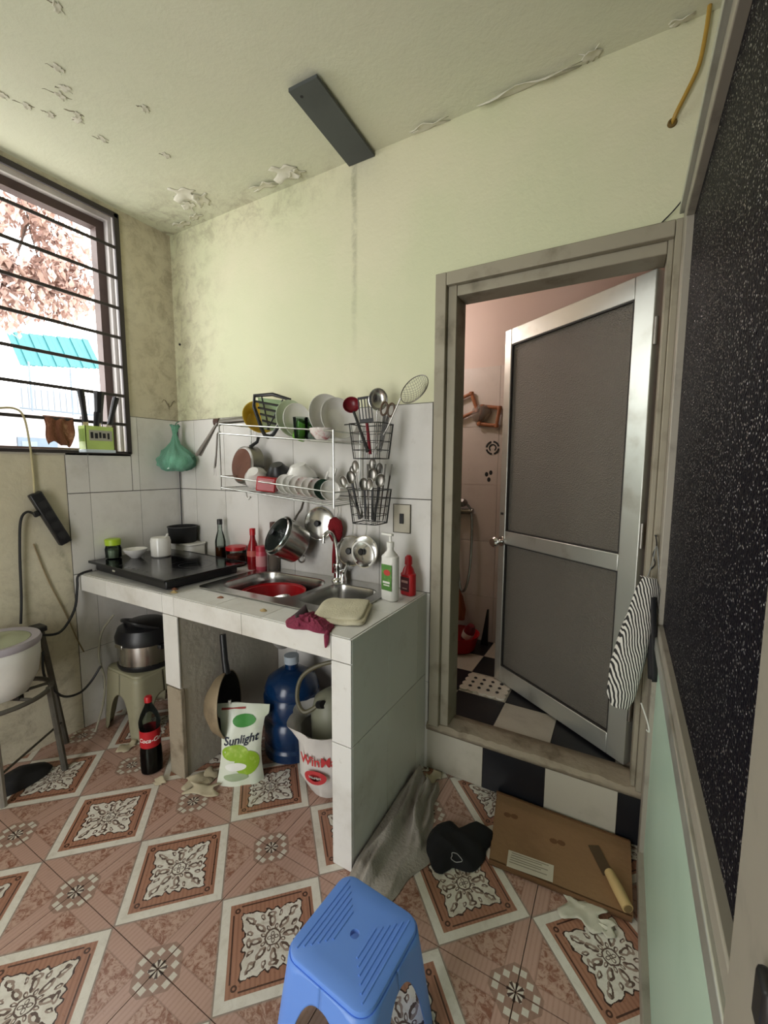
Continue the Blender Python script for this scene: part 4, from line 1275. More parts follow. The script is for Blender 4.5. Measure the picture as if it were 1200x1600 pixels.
MB().tube([(.0, 0, .20), (-.01, .02, .225), (-.03, .05, .235)], .003, 6).build('handle_knot', M_GREENBAG, t)
tag(MB().tube([(.022, -.022, 1.575), (.018, -.018, 1.30), (.02, -.02, 1.1), (.022, -.022, .97)], .0035, 6).build('power_cable', M_BLACKP, None), 'black cord running down the tiled corner from the green bag', 'cord')
# knife box on the grille
M_LGREEN = mat('pale_green_box', 'b6cf74', .4)
t = thing('knife_box', 'pale green knife box hung on the window grille', 'box', (.052, -.488, 1.405), rot=(0, 0, .0))
MB().box(-.032, .032, -.066, .066, 0, .004).box(-.032, -.029, -.066, .066, 0, .125).box(-.032, .032, -.066, -.063, 0, .125).box(-.032, .032, .063, .066, 0, .125).box(.029, .032, -.066, .066, 0, .125).build('body', M_LGREEN, t, smooth=False)
MB().box(.0322, .0335, -.05, .056, .055, .105).build('print_panel', mat('print_grey', 'a9a79a', .5), t, smooth=False)
for k, (y, z, w, h) in enumerate(((-.038, .08, .012, .03), (-.018, .078, .014, .026), (.0, .082, .010, .028), (.018, .08, .014, .024), (.038, .079, .010, .03))):
    MB().box(.0336, .0342, y - w / 2, y + w / 2, z - h / 2, z + h / 2).build('print_mark', M_BLACKM, t, smooth=False)
for k in range(6):
    MB().box(-.026 + k * .009, -.021 + k * .009, -.0668, -.066, .05, .11).build('slot', mat('slot_shade', '7f9a4a', .6), t, smooth=False)
MB().box(-.03, .034, -.07, .07, -.003, .012).build('tray', mat('blue_white_tray', 'c3cfd8', .4), t, bevel=.002)
for y in (-.045, .045):
    MB().tube([(-.031, y, .12), (-.034, y, .17), (-.045, y, .172), (-.05, y, .16)], .0025, 6).build('hook', M_GRILL, t)
kn = ['black-handled knife leaning left in the green knife box', 'thick black knife handle upright in the middle of the knife box', 'black-handled knife leaning right towards the corner', 'short black knife handle leaning across the front of the box']
for k, (y, ty, L, w, dx) in enumerate(((-.035, -.055, .25, .010, 0), (.0, .02, .25, .015, .006), (.03, .10, .245, .010, 0), (-.02, .0, .15, .010, .014))):
    q = thing('kitchen_knife', kn[k], 'knife', (.05 + dx, -.488 + y, 1.42), group='knives in the green box')
    d = Vector((0, ty - y, L)).normalized()
    MB().tube([d * .13, d * (L * .75), d * (L + .03)], [w * 1.3, w * 1.25, w * 1.6], 8).build('handle', M_BLACKP, q)
    MB().box(-.001, .001, -.012, .012, 0, .13, M=align(d)).build('blade', M_STEEL, q, smooth=False)
# brown cloth over the lowest bar
t = thing('brown_cloth', 'ragged brown cloth hanging over the lowest window bar', 'cloth', (0.004, -.625, 1.566))
M_BROWN = mat('brown_rag', '7a4d36', .9, dirt='b98e6e', dscale=30, damt=.8, bump=.5, bscale=120)
def brag(s_):
    return lambda u, v: (s_ * (.008 + .004 * math.sin(u * 14)) * min(1, v * 6), -.065 + .13 * u + .006 * math.sin(v * 6 + u * 4) - (.02 * v if u > .5 else -.02 * v), .0015 - v * (.125 + .035 * noise.noise((u * 5, s_, 2))))
MB().grid(brag(1), 20, 12).grid(brag(-.8), 20, 12).build('drape', M_BROWN, t, solid=.002)
M_CORD = mat('yellowed_cord', 'b8ad86', .5)
tag(MB().tube(spline([(.014, -.87, 1.575), (.014, -.80, 1.585), (.015, -.765, 1.55), (.012, -.75, 1.42), (.008, -.745, 1.30), (.012, -.748, 1.20)]), .0045, 8).build('white_cable', M_CORD, None), 'cream cord looping over the window bar down to the power strip', 'cord')
ps = thing('power_strip', 'black power strip hanging tilted on the stained left wall', 'power strip', (.0, -.697, 1.09), rot=(math.radians(24), 0, 0))
MB().box(.002, .035, -.026, .026, -.135, .135).build('body', M_BLACKP, ps, bevel=.006)
for k in range(4):
    z = -.09 + k * .055
    MB().cyl((.034, 0, z), (.0355, 0, z), .018, n=18).build('socket', M_BLACKM, ps)
MB().box(.012, .03, -.05, -.026, .035, .06).build('plug', M_BLACKP, ps, bevel=.004)
tag(MB().tube(spline([(.022, -.755, 1.115), (.02, -.785, 1.13), (.018, -.81, 1.09), (.016, -.822, .95), (.015, -.83, .75), (.02, -.842, .63)]), .0055, 8).build('power_cable', M_BLACKP, None), 'black cord drooping from the power strip to the white rice cooker', 'cord')
tag(MB().tube(spline([(.04, -.545, .815), (.03, -.602, .80), (.03, -.612, .74), (.05, -.64, .64), (.07, -.71, .56), (.10, -.79, .575), (.11, -.82, .60)]), .006, 8).build('power_cable', M_BLACKP, None), 'thick black cord sagging from the hob past the counter end', 'cord')
tag(MB().tube(spline([(.10, -.80, .50), (.10, -.80, .38), (.09, -.74, .26), (.07, -.66, .225), (.06, -.60, .25), (.07, -.55, .32)]), .0055, 8).build('power_cable', M_BLACKP, None), 'low black cord looping beneath the stand towards the steel rice cooker', 'cord')
tag(MB().tube(spline([(.05, -.46, .56), (.04, -.52, .48), (.05, -.545, .36), (.08, -.54, .24), (.10, -.57, .12), (.11, -.615, .012)]), .0055, 8).build('white_hose', mat('pale_cord', 'a9a492', .5), None), 'pale thin cord hanging from under the counter to the floor', 'cord')

tag(MB().tube(spline([(.005, -.765, .98), (.005, -.72, .80), (.005, -.66, .62), (.006, -.62, .48), (.012, -.595, .40)]), .003, 6).build('thin_cable', mat('brown_flex', '8a7a5c', .6), None), 'thin brownish cable running diagonally down the stained wall', 'cable')
# white rice cooker on its stand at the left edge
st = thing('metal_stand', 'worn metal stand under the white rice cooker', 'stand', (.16, -.985, 0))
M_STAND = mat('worn_grey_metal', '5c5850', .6, .4, dirt='33302b', dscale=18)
for k, (x, y, x1, y1, top) in enumerate(((-.065, .185, -.10, .265, .61), (.12, -.06, .125, -.055, .395), (-.12, -.12, -.125, -.15, .395), (.09, .14, .10, .17, .395))):
    MB().tube([(x1, y1, 0), (x, y, top)], [.013, .013], 8).build('leg', M_STAND if k != 1 else mat('pale_metal', '9a978e', .5, .5), st)
MB().tube([(.145 * math.cos(a), .175 * math.sin(a), .385) for a in [2 * PI * k / 32 for k in range(32)]], .010, 8, closed=True).build('ring', M_STAND, st)
for a in (.4, 1.4, 2.4):
    MB().cyl((.145 * math.cos(a), .175 * math.sin(a), .385), (-.145 * math.cos(a), -.175 * math.sin(a), .385), .007, n=8).build('cross_bar', M_STAND, st)
MB().box(-.10, -.03, .15, .20, .60, .625).build('bracket', M_BLACKP, st, bevel=.006)
MB().cyl((-.09, .25, .12), (.122, -.055, .13), .005, n=8).build('brace', M_STAND, st)
MB().cyl((.12, -.055, .13), (-.12, -.14, .13), .005, n=8).build('brace', M_STAND, st)
rc = thing('white_rice_cooker', 'white rice cooker on the metal stand at the left edge', 'rice cooker', (.16, -.985, .397))
MB().lathe([(0, 0), (.085, 0), (.10, .01), (.135, .08), (.147, .16), (.148, .205), (.140, .215), (0, .215)], 40).build('body', M_WHITEP, rc)
MB().lathe([(.12, .212), (.15, .208), (.155, .222), (.15, .236), (.12, .232)], 40, close=True).build('rim', mat('lilac_grey_rim', 'aaa3ab', .4), rc)
MB().lathe([(0, .236), (.06, .238), (.118, .232), (.118, .225), (0, .22)], 36).build('lid', mat('greenish_glass_lid', 'a9ae93', .25), rc)
MB().lathe([(0, .236), (.014, .238), (.02, .255), (0, .26)], 14).build('knob', M_BLACKP, rc)
for a in (.5, 1.3, 2.6, 4.2):
    MB().box(.07, .095, -.012, .012, -.012, .004, M=RZ(a)).build('foot', M_BLACKP, rc)
tag(MB().lathe([(0, 0), (.045, 0), (.05, .02), (.042, .055), (.02, .07), (0, .07)], 20, fn=lambda a, p: (p[0] * 1.0, p[1] * 2.7 * (1 - .2 * (p[1] > 0)), p[2] * (1 - .6 * max(0, p[1] * 14)))).build('black_shoe', M_BLACKM, None, loc=(.20, -.945, 0)), 'black shoe lying on the floor beneath the metal stand', 'shoe')

# ------------------------------------------------------------------ under the counter, left niche
def plastic_stool(name, label, loc, W0, W1, H, mt, rz=0, arch=.62, archw=.30, ridges=True, group=None, r=.035):
    t = thing(name, label, 'stool', loc, rz, group)
    NP = 96
    def per(k, w):
        # rounded square perimeter point, k in 0..NP
        P = rrect(-w / 2, w / 2, -w / 2, w / 2, r * w / W0, 8)
        # resample evenly
        L = [0]
        for i in range(len(P)):
            a, b_ = P[i], P[(i + 1) % len(P)]
            L.append(L[-1] + math.hypot(a[0] - b_[0], a[1] - b_[1]))
        s_ = (k / NP % 1) * L[-1]
        for i in range(len(P)):
            if L[i] <= s_ <= L[i + 1]:
                q = (s_ - L[i]) / (L[i + 1] - L[i] + 1e-9)
                a, b_ = P[i], P[(i + 1) % len(P)]
                return a[0] + (b_[0] - a[0]) * q, a[1] + (b_[1] - a[1]) * q
        return P[0]
    off = None
    base = [per(k, W0) for k in range(NP)]
    for leg in range(4):
        cols = []
        e_ = W0 * .03
        ks = [k for k in range(NP) if (base[k][0] >= -e_ if leg in (0, 3) else base[k][0] <= e_) and (base[k][1] >= -e_ if leg in (0, 1) else base[k][1] <= e_)]
        a_ = PI / 4 + leg * PI / 2
        ks.sort(key=lambda k: (math.atan2(base[k][1], base[k][0]) - a_ + PI) % (2 * PI))
        mb = MB(); NR = 12; vs = []; fs = []
        for k in ks:
            bx0, by0 = base[k]
            d = min(abs(bx0), abs(by0)) / W0
            zb = 0. if d > archw else H * arch * math.sqrt(max(0, 1 - (d / archw) ** 2.4))
            for i in range(NR + 1):
                z = (H - .012) + (zb - (H - .012)) * i / NR
                s_ = 1 + (W1 / W0 - 1) * (1 - z / H)
                vs.append((bx0 * s_, by0 * s_, z))
        n_ = NR + 1
        for c in range(len(ks) - 1):
            for i in range(NR):
                fs.append((c * n_ + i, (c + 1) * n_ + i, (c + 1) * n_ + i + 1, c * n_ + i + 1))
        mb.add(vs, fs).build('leg', mt, t, solid=.004)
    # seat : rings from rim to the finger hole
    mb = MB(); vs = []; fs = []
    hole = .011
    rings_ = [(1.0, -.014), (1.0, -.007), (.985, -.002), (.95, .0), (.6, .0), (.35, 0), (.15, 0), (0, 0), (0, -.012)]
    for s_, dz in rings_:
        for k in range(NP):
            x, y = base[k]
            a = math.atan2(y, x)
            q = s_
            vs.append((x * q + hole * math.cos(a) * (1 - q), y * q + hole * math.sin(a) * (1 - q), H + dz))
    for i in range(len(rings_) - 1):
        for k in range(NP):
            fs.append((i * NP + k, i * NP + (k + 1) % NP, (i + 1) * NP + (k + 1) % NP, (i + 1) * NP + k))
    mb.add(vs, fs).build('seat', mt, t)
    if ridges:
        for s_ in (-1, 1):
            for k in range(6):
                x = s_ * W0 * (.15 + .05 * k); L = W0 * (.14 + .045 * k)
                MB().tube([(x, -L * 1.15, H), (x, L * 1.15, H)], .0026, 6).build('ridge', mt, t)
    return t
M_STOOLW = mat('grimy_white_plastic', '959178', .5, dirt='605c48', dscale=6, damt=.6)
plastic_stool('plastic_stool', 'grimy white plastic stool carrying the steel rice cooker in the niche', (.215, -.40, 0), .27, .31, .32, M_STOOLW, ridges=False)
rc = thing('steel_rice_cooker', 'black-lidded steel rice cooker on the white stool under the counter', 'rice cooker', (.225, -.40, .322))
MB().lathe([(0, 0), (.11, 0), (.125, .012), (.132, .03), (.132, .135), (0, .135)], 40).build('body', M_STEEL, rc)
MB().lathe([(.10, -.0), (.128, .0), (.134, .014), (.134, .024), (.10, .024)], 40, close=True).build('base_band', M_BLACKP, rc)
MB().lathe([(.132, .125), (.138, .13), (.14, .16), (.125, .20), (.08, .225), (0, .23)], 40).build('lid', M_BLACKP, rc)
MB().box(-.03, .03, -.142, -.13, .12, .14).build('latch', M_CHROME, rc, bevel=.003)
MB().tube(spline([(-.115, .0, .20), (-.06, -.08, .235), (.0, -.095, .245), (.06, -.08, .235), (.115, 0, .20)]), .010, 8).build('carry_handle', M_BLACKP, rc)
MB().box(.131, .15, -.02, .02, .10, .125).build('side_grip', M_BLACKP, rc, bevel=.004)
tag(MB().shell([(.07, 0), (.09, .02), (.095, .06), (.098, .062)], .003, 28, fn=None).build('green_basin', mat('dull_green_plastic', '5c7a52', .5), None, loc=(.53, -.28, .0)), 'dull green plastic bowl on the floor behind the cola bottle', 'bowl')
ck = thing('cola_bottle', 'red-capped plastic cola bottle standing beside the pier', 'bottle', (.595, -.625, 0), 0)
prof = [(.030, .0), (.042, .006), (.044, .03), (.043, .10), (.040, .12), (.040, .20), (.043, .215), (.043, .235), (.034, .265), (.020, .295), (.0135, .31), (.0135, .33)]
MB().lathe([(0, 0)] + prof + [(0, .33)], 28).build('body', M_GLASS, ck)
MB().lathe([(0, .002)] + [(r - .0015, z) for r, z in prof if z <= .125] + [(.0385, .13), (0, .13)], 28).build('cola', mat('cola', '120605', .15), ck)
MB().lathe([(.0405, .125), (.0415, .125), (.0415, .20), (.0405, .20)], 28, close=True).build('label', mat('cola_label', 'b01420', .45), ck)
MB().lathe([(0, .318), (.0155, .318), (.0155, .338), (.013, .342), (0, .342)], 20).build('cap', M_RED, ck)
ang = math.atan2(CAM_POS.y + .625, CAM_POS.x - .595) + PI / 2
text('Coca-Cola', .026, M_WHITEP, ck, RZ(ang + .05) @ T(0, 0, .160) , .3, .0418, bold=.0005)

# ------------------------------------------------------------------ under the counter, right niche
wk = thing('hanging_wok', 'old black-handled wok hanging on the pier under the counter', 'wok', (.800, -.475, .285))
Mx = align((.85, .48, .10))
MB().lathe([(0, .0), (.06, .008), (.11, .045), (.135, .09), (.137, .09), (.115, .05), (.062, .013), (0, .005)], 40, Mx).build('pan', mat('blackened_iron', '171513', .7), wk)
MB().lathe([(.136, .092), (.141, .092), (.142, .084), (.116, .040), (.064, .002), (0, -.006), (0, -.003), (.061, .006), (.112, .043), (.137, .088)], 40, Mx).build('greasy_outside', mat('greasy_rim', '93836a', .6, .3, dirt='4a4034', dscale=12), wk)
MB().tube([(.06, .05, .14), (.05, .05, .20), (.03, .06, .31)], [.016, .014, .014], 10).build('handle', M_BLACKP, wk)
pc = thing('refill_pouch', 'green and white detergent refill pouch standing before the wok', 'pouch', (.985, -.475, 0), math.atan2(1.18, 1.365) * 0 + math.radians(38), None)
M_POUCH = mat('pouch_white', 'dde3d4', .35, dirt='b9cfa0', dscale=9)
PH = .325
def pouchf(s_):
    def fn(u, v):
        w = .098 - .016 * math.sin(PI * min(1, v * 1.1)) + (.012 if v > .85 else 0)
        x = -w + 2 * w * u
        th = .034 * (1 - v) ** .6 * (1 - (2 * u - 1) ** 4)
        z = v * PH * (1 - (.10 * max(0, u - .35) if v > .7 else 0) * (v - .7) / .3)
        return (x + .012 * v, s_ * (th + .001) + .004 * noise.noise((u * 4, v * 5, s_)) + .05 * v * v, z)
    return fn
MB().grid(pouchf(-1), 18, 22).grid(pouchf(1), 18, 22).build('film', M_POUCH, pc, smooth=True)
def patch(name, mt, poly, off=.0025):
    # flat print that follows the pouch front
    mb = MB(); n_ = len(poly); f_ = pouchf(-1)
    def P(u, v):
        x, y, z = f_(u, v); return (x, y - off, z)
    cu = sum(a for a, b_ in poly) / n_; cv = sum(b_ for a, b_ in poly) / n_
    vs = [P(cu, cv)] + [P(cu + (a - cu) * .5, cv + (b_ - cv) * .5) for a, b_ in poly] + [P(a, b_) for a, b_ in poly]
    fs = []
    for i in range(n_):
        j_ = (i + 1) % n_
        fs += [(0, 1 + i, 1 + j_), (1 + i, 1 + n_ + i, 1 + n_ + j_, 1 + j_)]
    return mb.add(vs, fs).build(name, mt, pc)
def ell(cx, cy, rx_, ry_, n_=20): return [(cx + rx_ * math.cos(2 * PI * k / n_), cy + ry_ * math.sin(2 * PI * k / n_)) for k in range(n_)]
M_LIMEG = mat('lime_fruit', '8fb52e', .45, dirt='c9da78', dscale=40, damt=.8)
patch('lime_slice', M_LIMEG, ell(.36, .42, .33, .10)); patch('lime_slice', M_LIMEG, ell(.66, .29, .30, .15))
patch('white_swirl', mat('swirl_white', 'eef0ea', .4), ell(.40, .25, .26, .05), .0032)
patch('green_flash', mat('deep_green_print', '3f8f3a', .45), ell(.55, .80, .26, .08))
patch('grey_print', mat('grey_print', '9fb08e', .5), ell(.42, .12, .28, .05))
patch('red_band', mat('red_print', '9c3a34', .5), [(.10, .93), (.55, .94), (.55, .965), (.10, .955)])
MB().cyl((-.045, .046, PH - .004), (-.045, .048, PH + .012), .006, n=10).build('spout_tab', M_WHITEP, pc)
def on_pouch(o):
    f_ = pouchf(-1)
    for v in o.data.vertices:
        u = .5 + v.co.x / .17; w = v.co.y / PH
        p = f_(min(max(u, 0), 1), min(max(w, 0), 1)); v.co = (p[0], p[1] - .0035 - v.co.z, p[2])
on_pouch(text('Sunlight', .046, mat('ink_navy', '1b2036', .5), pc, T(-.003, PH * .575, 0) @ RZ(.10), .25, bold=.0006))
jug = thing('water_jug', 'blue translucent water jug standing deep under the sink', 'jug', (1.04, -.205, 0))
M_JUG = mat('blue_jug_plastic', '173f70', .22, trans=.5)
def ribs(a, p): return p
MB().lathe([(0, 0), (.11, 0), (.128, .012), (.13, .05), (.122, .06), (.122, .075), (.13, .085), (.13, .17), (.122, .18), (.122, .195), (.13, .205), (.13, .29), (.122, .30), (.125, .32), (.11, .36), (.06, .395), (.03, .405), (.03, .445), (0, .445)], 40).build('body', M_JUG, jug)
MB().lathe([(0, .43), (.034, .43), (.034, .465), (0, .468)], 20).build('cap', mat('pale_cap', 'a9b4bd', .5), jug)
bag = thing('shopping_bag', 'white plastic shopping bag with red print half hidden by the counter end', 'bag', (1.345, -.325, 0))
def crump2(a, p):
    k = 1 + .14 * noise.noise((p[0] * 11, p[1] * 11, p[2] * 7)) + .05 * noise.noise((p[0] * 40, p[1] * 40, p[2] * 18))
    return (p[0] * k, p[1] * k * .95, p[2] + .012 * noise.noise((a * 2, p[2] * 12, 7)) * (p[2] > .02))
MB().lathe([(0, .002), (.05, .002), (.08, .02), (.115, .10), (.128, .18), (.135, .25), (.150, .30), (.158, .325), (.140, .31), (.12, .28)], 44, fn=crump2).build('film', M_WHITEBAG, bag, solid=.001)
ca = math.atan2(CAM_POS.y + .325, CAM_POS.x - 1.345) + PI / 2
M_BAGRED = mat('bag_print_red', 'b8363a', .5)
text('WinMart', .052, M_BAGRED, bag, RZ(ca - .22) @ T(0, 0, .215), 0, .140, bold=.0012)
text('WinMart', .014, M_WHITEP, bag, RZ(ca - .42) @ T(0, 0, .150), 0, .1405)
MB().lathe([(0, 0), (.5, 0), (1, 0)], 24, RZ(ca), fn=lambda a, p: (.1395 * math.sin(-.42 + p[0] * .34), -.1395 * math.cos(-.42 + p[0] * .34), .150 + p[1] * .028)).build('oval_print', M_BAGRED, bag)
gb = thing('grey_canister', 'grey canister with a hose inside the shopping bag', 'canister', (1.34, -.30, .05))
MB().lathe([(0, 0), (.075, 0), (.08, .02), (.085, .28), (.07, .34), (.03, .37), (0, .375)], 28).build('body', mat('greenish_grey', '7c7d6c', .5, dirt='52523f'), gb)
MB().tube(spline([(-.02, -.06, .33), (-.07, -.09, .30), (-.115, -.08, .34), (-.12, -.05, .41), (-.07, -.02, .46), (.02, .02, .49), (.09, .03, .48)]), .009, 8).build('hose', mat('olive_hose', '5f5a44', .5), gb)
MB().cyl((-.02, -.06, .33), (.01, -.07, .345), .016, n=12).build('valve', M_BLACKP, gb)

# scraps at the foot of the pier
M_SCRAP = mat('torn_card', 'b7ac92', .85, dirt='7d7058', dscale=14)
sl_ = ['torn card scrap by the foot of the pier', 'curled paper scrap between the pier and the pouch', 'small paper scrap next to the detergent pouch', 'pale scrap on the floor beside the cola bottle', 'paper scrap below the white stool', 'small pale scrap in the corner by the bathroom step']
for k, (x, y, sx, sy, a) in enumerate(((.835, -.575, .10, .06, .5), (.90, -.60, .12, .05, .3), (.86, -.53, .07, .05, 1.2), (.70, -.66, .05, .03, .2), (.36, -.60, .08, .04, .9), (1.70, -.06, .07, .04, .4))):
    tag(MB().grid(lambda u, v: ((u - .5) * sx * (1 + .3 * math.sin(v * 6 + k)), (v - .5) * sy * (1 + .3 * math.cos(u * 7 + k)), .004 + .018 * abs(math.sin(u * 3.3 + k)) * v), 8, 6).build('paper_scrap', M_SCRAP, None, solid=.0015), sl_[k], 'scrap', 'scraps on the kitchen floor').location = (x, y, .001)
for o in [q for q in bpy.data.objects if q.name.startswith('paper_scrap')]: o.rotation_euler = (0, 0, random.random() * 3)

# ------------------------------------------------------------------ right of the counter
RIDG = [(.10, .10, .050, 2.0, .5), (.28, .06, .040, 3.1, 1.9), (.42, .07, .052, 2.4, 3.0), (.58, .05, .036, 4.0, .2), (.70, .07, .040, 2.8, 4.4), (.86, .06, .026, 3.6, 2.5)]
def greycloth(u, v):
    y = -.075 - .575 * u
    w = (.075 + .10 * min(1, u * 2.2) - .035 * max(0, u - .75) * 4 * .6) * (1 + .10 * math.sin(u * 11 + 1) + .05 * math.sin(u * 23))
    x = 1.6395 + w * v
    z = .045 * (1 - v) ** 2 * (1 - .5 * u) + .008
    for c_, wd, A_, fr_, ph in RIDG:
        cc = c_ + .09 * math.sin(u * fr_ + ph) + .05 * math.sin(u * 9 + ph * 2)
        z += A_ * (.55 + .45 * math.sin(u * 5.0 + ph * 3)) * math.exp(-((v - cc) / wd) ** 2)
    edge = min(1, (1 - v) * 7) * min(1, u * 12) * min(1, (1 - u) * 8)
    return (x + .010 * math.sin(z * 60) * v, y + .012 * math.sin(v * 7 + u * 3), .003 + z * edge)
gc = tag(MB().grid(greycloth, 70, 34).build('grey_cloth', mat('grey_rag', '979086', .92, dirt='6e675e', dscale=14, damt=.7, bump=.4, bscale=110), None, angle=180), 'crumpled grey cloth heaped along the counter end', 'cloth')
bc = thing('black_hat', 'black fabric hat with a small white outline emblem on the floor', 'hat', (0, 0, 0))
heap([(1.805, -.37), (1.81, -.29), (1.835, -.25), (1.90, -.265), (1.965, -.185), (1.998, -.20), (2.0, -.30), (1.985, -.39), (1.92, -.41), (1.885, -.455), (1.83, -.42)], (1.885, -.335), .045, 5, rings=18, n=90, fold=.35, fs=13, peak=1.8).build('fabric', mat('black_fabric', '0c0c0e', .9), bc)
MB().tube([(1.925 + .018 * math.cos(a) * (1 + .25 * math.cos(3 * a)), -.400 + .006 * math.sin(a), .034 + .010 * math.sin(a)) for a in [2 * PI * k / 24 for k in range(24)]], .0012, 5, closed=True).build('emblem', mat('emblem_thread', 'a8a8a8', .8), bc)
cb = thing('cardboard_box', 'flattened brown cardboard box lying before the bathroom step', 'cardboard', (0, 0, 0))
M_CARD = mat('brown_cardboard', '8f6f4e', .85, dirt='705338', dscale=4, damt=.6, bump=.15, bscale=60)
P = [(1.965, -.025), (2.435, -.022), (2.44, -.315), (2.02, -.338)]
MB().prism(P, .003, .010).build('lower_sheet', M_CARD, cb, smooth=False)
MB().prism([(x + .003, y + .004) for x, y in P], .016, .022).build('upper_sheet', M_CARD, cb, smooth=False)
MB().prism([(2.02, -.338), (2.44, -.315), (2.44, -.309), (2.02, -.332)], .003, .022).build('folded_edge', mat('card_edge', '6b4c2f', .9), cb, smooth=False)
MB().prism([(1.965, -.030), (2.435, -.027), (2.435, -.020), (1.965, -.022)], .003, .026).build('folded_edge', mat('card_edge'), cb, smooth=False)
MB().prism([(2.07, -.27), (2.215, -.255), (2.22, -.318), (2.078, -.334)], .0222, .0232).build('sticker', mat('sticker_white', 'cfc8b6', .6), cb, smooth=False)
M_SPR = mat('sticker_print', '8d8674', .7)
for k in range(5):
    y = -.275 - k * .0095
    MB().prism([(2.082, y), (2.20 - .02 * (k % 2), y + .012), (2.20 - .02 * (k % 2), y + .009), (2.082, y - .003)], .0232, .0236).build('sticker_line', M_SPR, cb, smooth=False)
M_CPR = mat('card_print', '6e4d30', .9)
for (x, y) in ((2.03, -.12), (2.055, -.115), (2.20, -.155), (2.225, -.15)):
    MB().prism([(x + .014 * math.cos(a), y + .012 * math.sin(a)) for a in [2 * PI * k / 8 for k in range(8)]], .022, .0223).build('print_mark', M_CPR, cb, smooth=False)
kf = thing('putty_knife', 'putty knife with a pale wooden handle on the cardboard', 'knife', (2.375, -.205, .036), math.atan2(-.10, .052) + PI / 2)
MB().tube([(0, -.115, 0), (0, -.06, .001), (0, 0, 0)], [.016, .017, .0145], 14).build('handle', mat('pale_wood', 'c2a874', .6, dirt='94794c', dscale=20), kf)
MB().tube([(0, -.1152, 0), (0, -.117, 0)], [.012, .012], 12).build('handle_end', mat('end_wood', '7d6842', .8), kf)
MB().box(-.018, .018, 0, .11, -.012, -.010).build('blade', mat('rusty_blade', '5b4a35', .6, .4), kf, smooth=False)
for k, (x, y, s_) in enumerate(((2.31, -.355, .11), (2.365, -.37, .06))):
    o = tag(MB().grid(lambda u, v: ((u - .5) * s_ * (1 + .25 * math.sin(v * 8)), (v - .5) * s_ * .7 * (1 + .3 * math.sin(u * 9 + 1)), .003 + .012 * abs(noise.noise((u * 3, v * 3, k))) + .01 * u * v), 10, 8).build('torn_paper', mat('white_paper', 'c9c6b4', .8), None, solid=.001), ('larger torn white paper on the floor before the cardboard', 'smaller torn paper piece under the putty knife end')[k], 'paper')
    o.location = (x, y, 0)

# ------------------------------------------------------------------ blue stool in the foreground
M_BLUE = mat('blue_plastic', '6895e8', .4, dirt='5884d6', dscale=5, damt=.6)
plastic_stool('plastic_stool', 'bright blue square plastic stool in the foreground', (1.866, -.926, 0), .226, .292, .27, M_BLUE, math.radians(-4), arch=.80, archw=.31)

# ------------------------------------------------------------------ cloth hanging on the door post at right
b = MatB('striped_fabric')
x, y, z = b.xyz()
wv = ((x * 780. + y * 500. + z * 150. + b.noise(7, 3) * 26.).sin()).ramp(-.35, .25)
b.set(Base_Color=b.mix(wv, '2d2c2b', 'd9d6cd'), Roughness=.9)
b.bump(wv, .3, .003)
M_STRIPE = b.m
ct = thing('striped_cloth', 'black and white striped cloth hanging from the door post', 'cloth', (2.405, -.10, .78))
def clf(a, p):
    k = 1 + .10 * noise.noise((p[0] * 30, p[1] * 30, p[2] * 6)) + .06 * math.sin(a * 5 + p[2] * 12)
    return (p[0] * k + .018 * math.sin(p[2] * 7) + .05 * p[2], p[1] * k * .55, p[2])
MB().lathe([(0, -.235), (.024, -.23), (.040, -.19), (.047, -.09), (.046, .02), (.041, .11), (.032, .18), (.018, .215), (0, .22)], 40, fn=clf).build('bundle', M_STRIPE, ct)
MB().grid(lambda u, v: (.034 + .014 * math.sin(u * 4) + .02 * v, -.026 + .02 * u, .16 - .27 * v), 8, 14).build('dark_fold', M_BLACKM, ct, solid=.003)
MB().tube(spline([(.02, 0, .20), (.035, .03, .26), (.045, .05, .31), (.055, .02, .22), (.052, -.005, .14), (.035, 0, .13), (.02, 0, .18)]), .0018, 6).build('wire_loop', mat('grey_wire', '8e9190', .4, .6), ct)
MB().tube(spline([(.03, 0, -.20), (.05, 0, -.255), (.058, 0, -.29), (.05, -.004, -.285)]), .0025, 6).build('tie_string', M_WHITEP, ct)
t = thing('hook_nail', 'bent nail with twisted wire on the door post above the striped cloth', 'nail', (2.446, -.024, 1.12))
MB().cyl((0, .004, 0), (0, -.02, .002), .003, n=8).build('shank', M_BLACKM, t)
MB().tube(spline([(0, -.018, 0), (.004, -.014, -.03), (-.004, -.012, -.06), (.003, -.012, -.09), (-.01, -.01, -.115)]), .002, 6).build('wire', M_BLACKM, t)

# ------------------------------------------------------------------ ceiling board, cable
tag(MB().prism([(1.262, -.412), (1.382, -.408), (1.366, -.004), (1.238, -.004)], HC - .022, HC - .010).box(1.29, 1.33, -.35, -.05, HC - .010, HC).build('ceiling_board', mat('slate_board', '4b4f50', .6), None, smooth=False), 'dark grey board fixed to the ceiling above the sink wall', 'board')
MB().cyl((1.29, -.375, HC - .0225), (1.29, -.375, HC - .021), .006, n=10).build('screw_hole', M_BLACKM, bpy.data.objects['ceiling_board'])
yc = thing('yellow_cable', 'yellowed cable coming out of the wall above the doorway', 'cable', (2.413, 0, 2.379))
MB().tube(spline([(0, .01, 0), (.006, -.014, .012), (.03, -.02, .06), (.055, -.02, .12), (.066, -.022, .2), (.07, -.025, .266)]), .006, 8).build('cable', mat('ochre_cable', 'b08c3a', .5), yc)
MB().lathe([(.007, 0), (.013, 0), (.012, .006), (.007, .007)], 16, RX(PI / 2), close=True).build('grommet', mat('hole_rim', '6a5426', .8), yc)
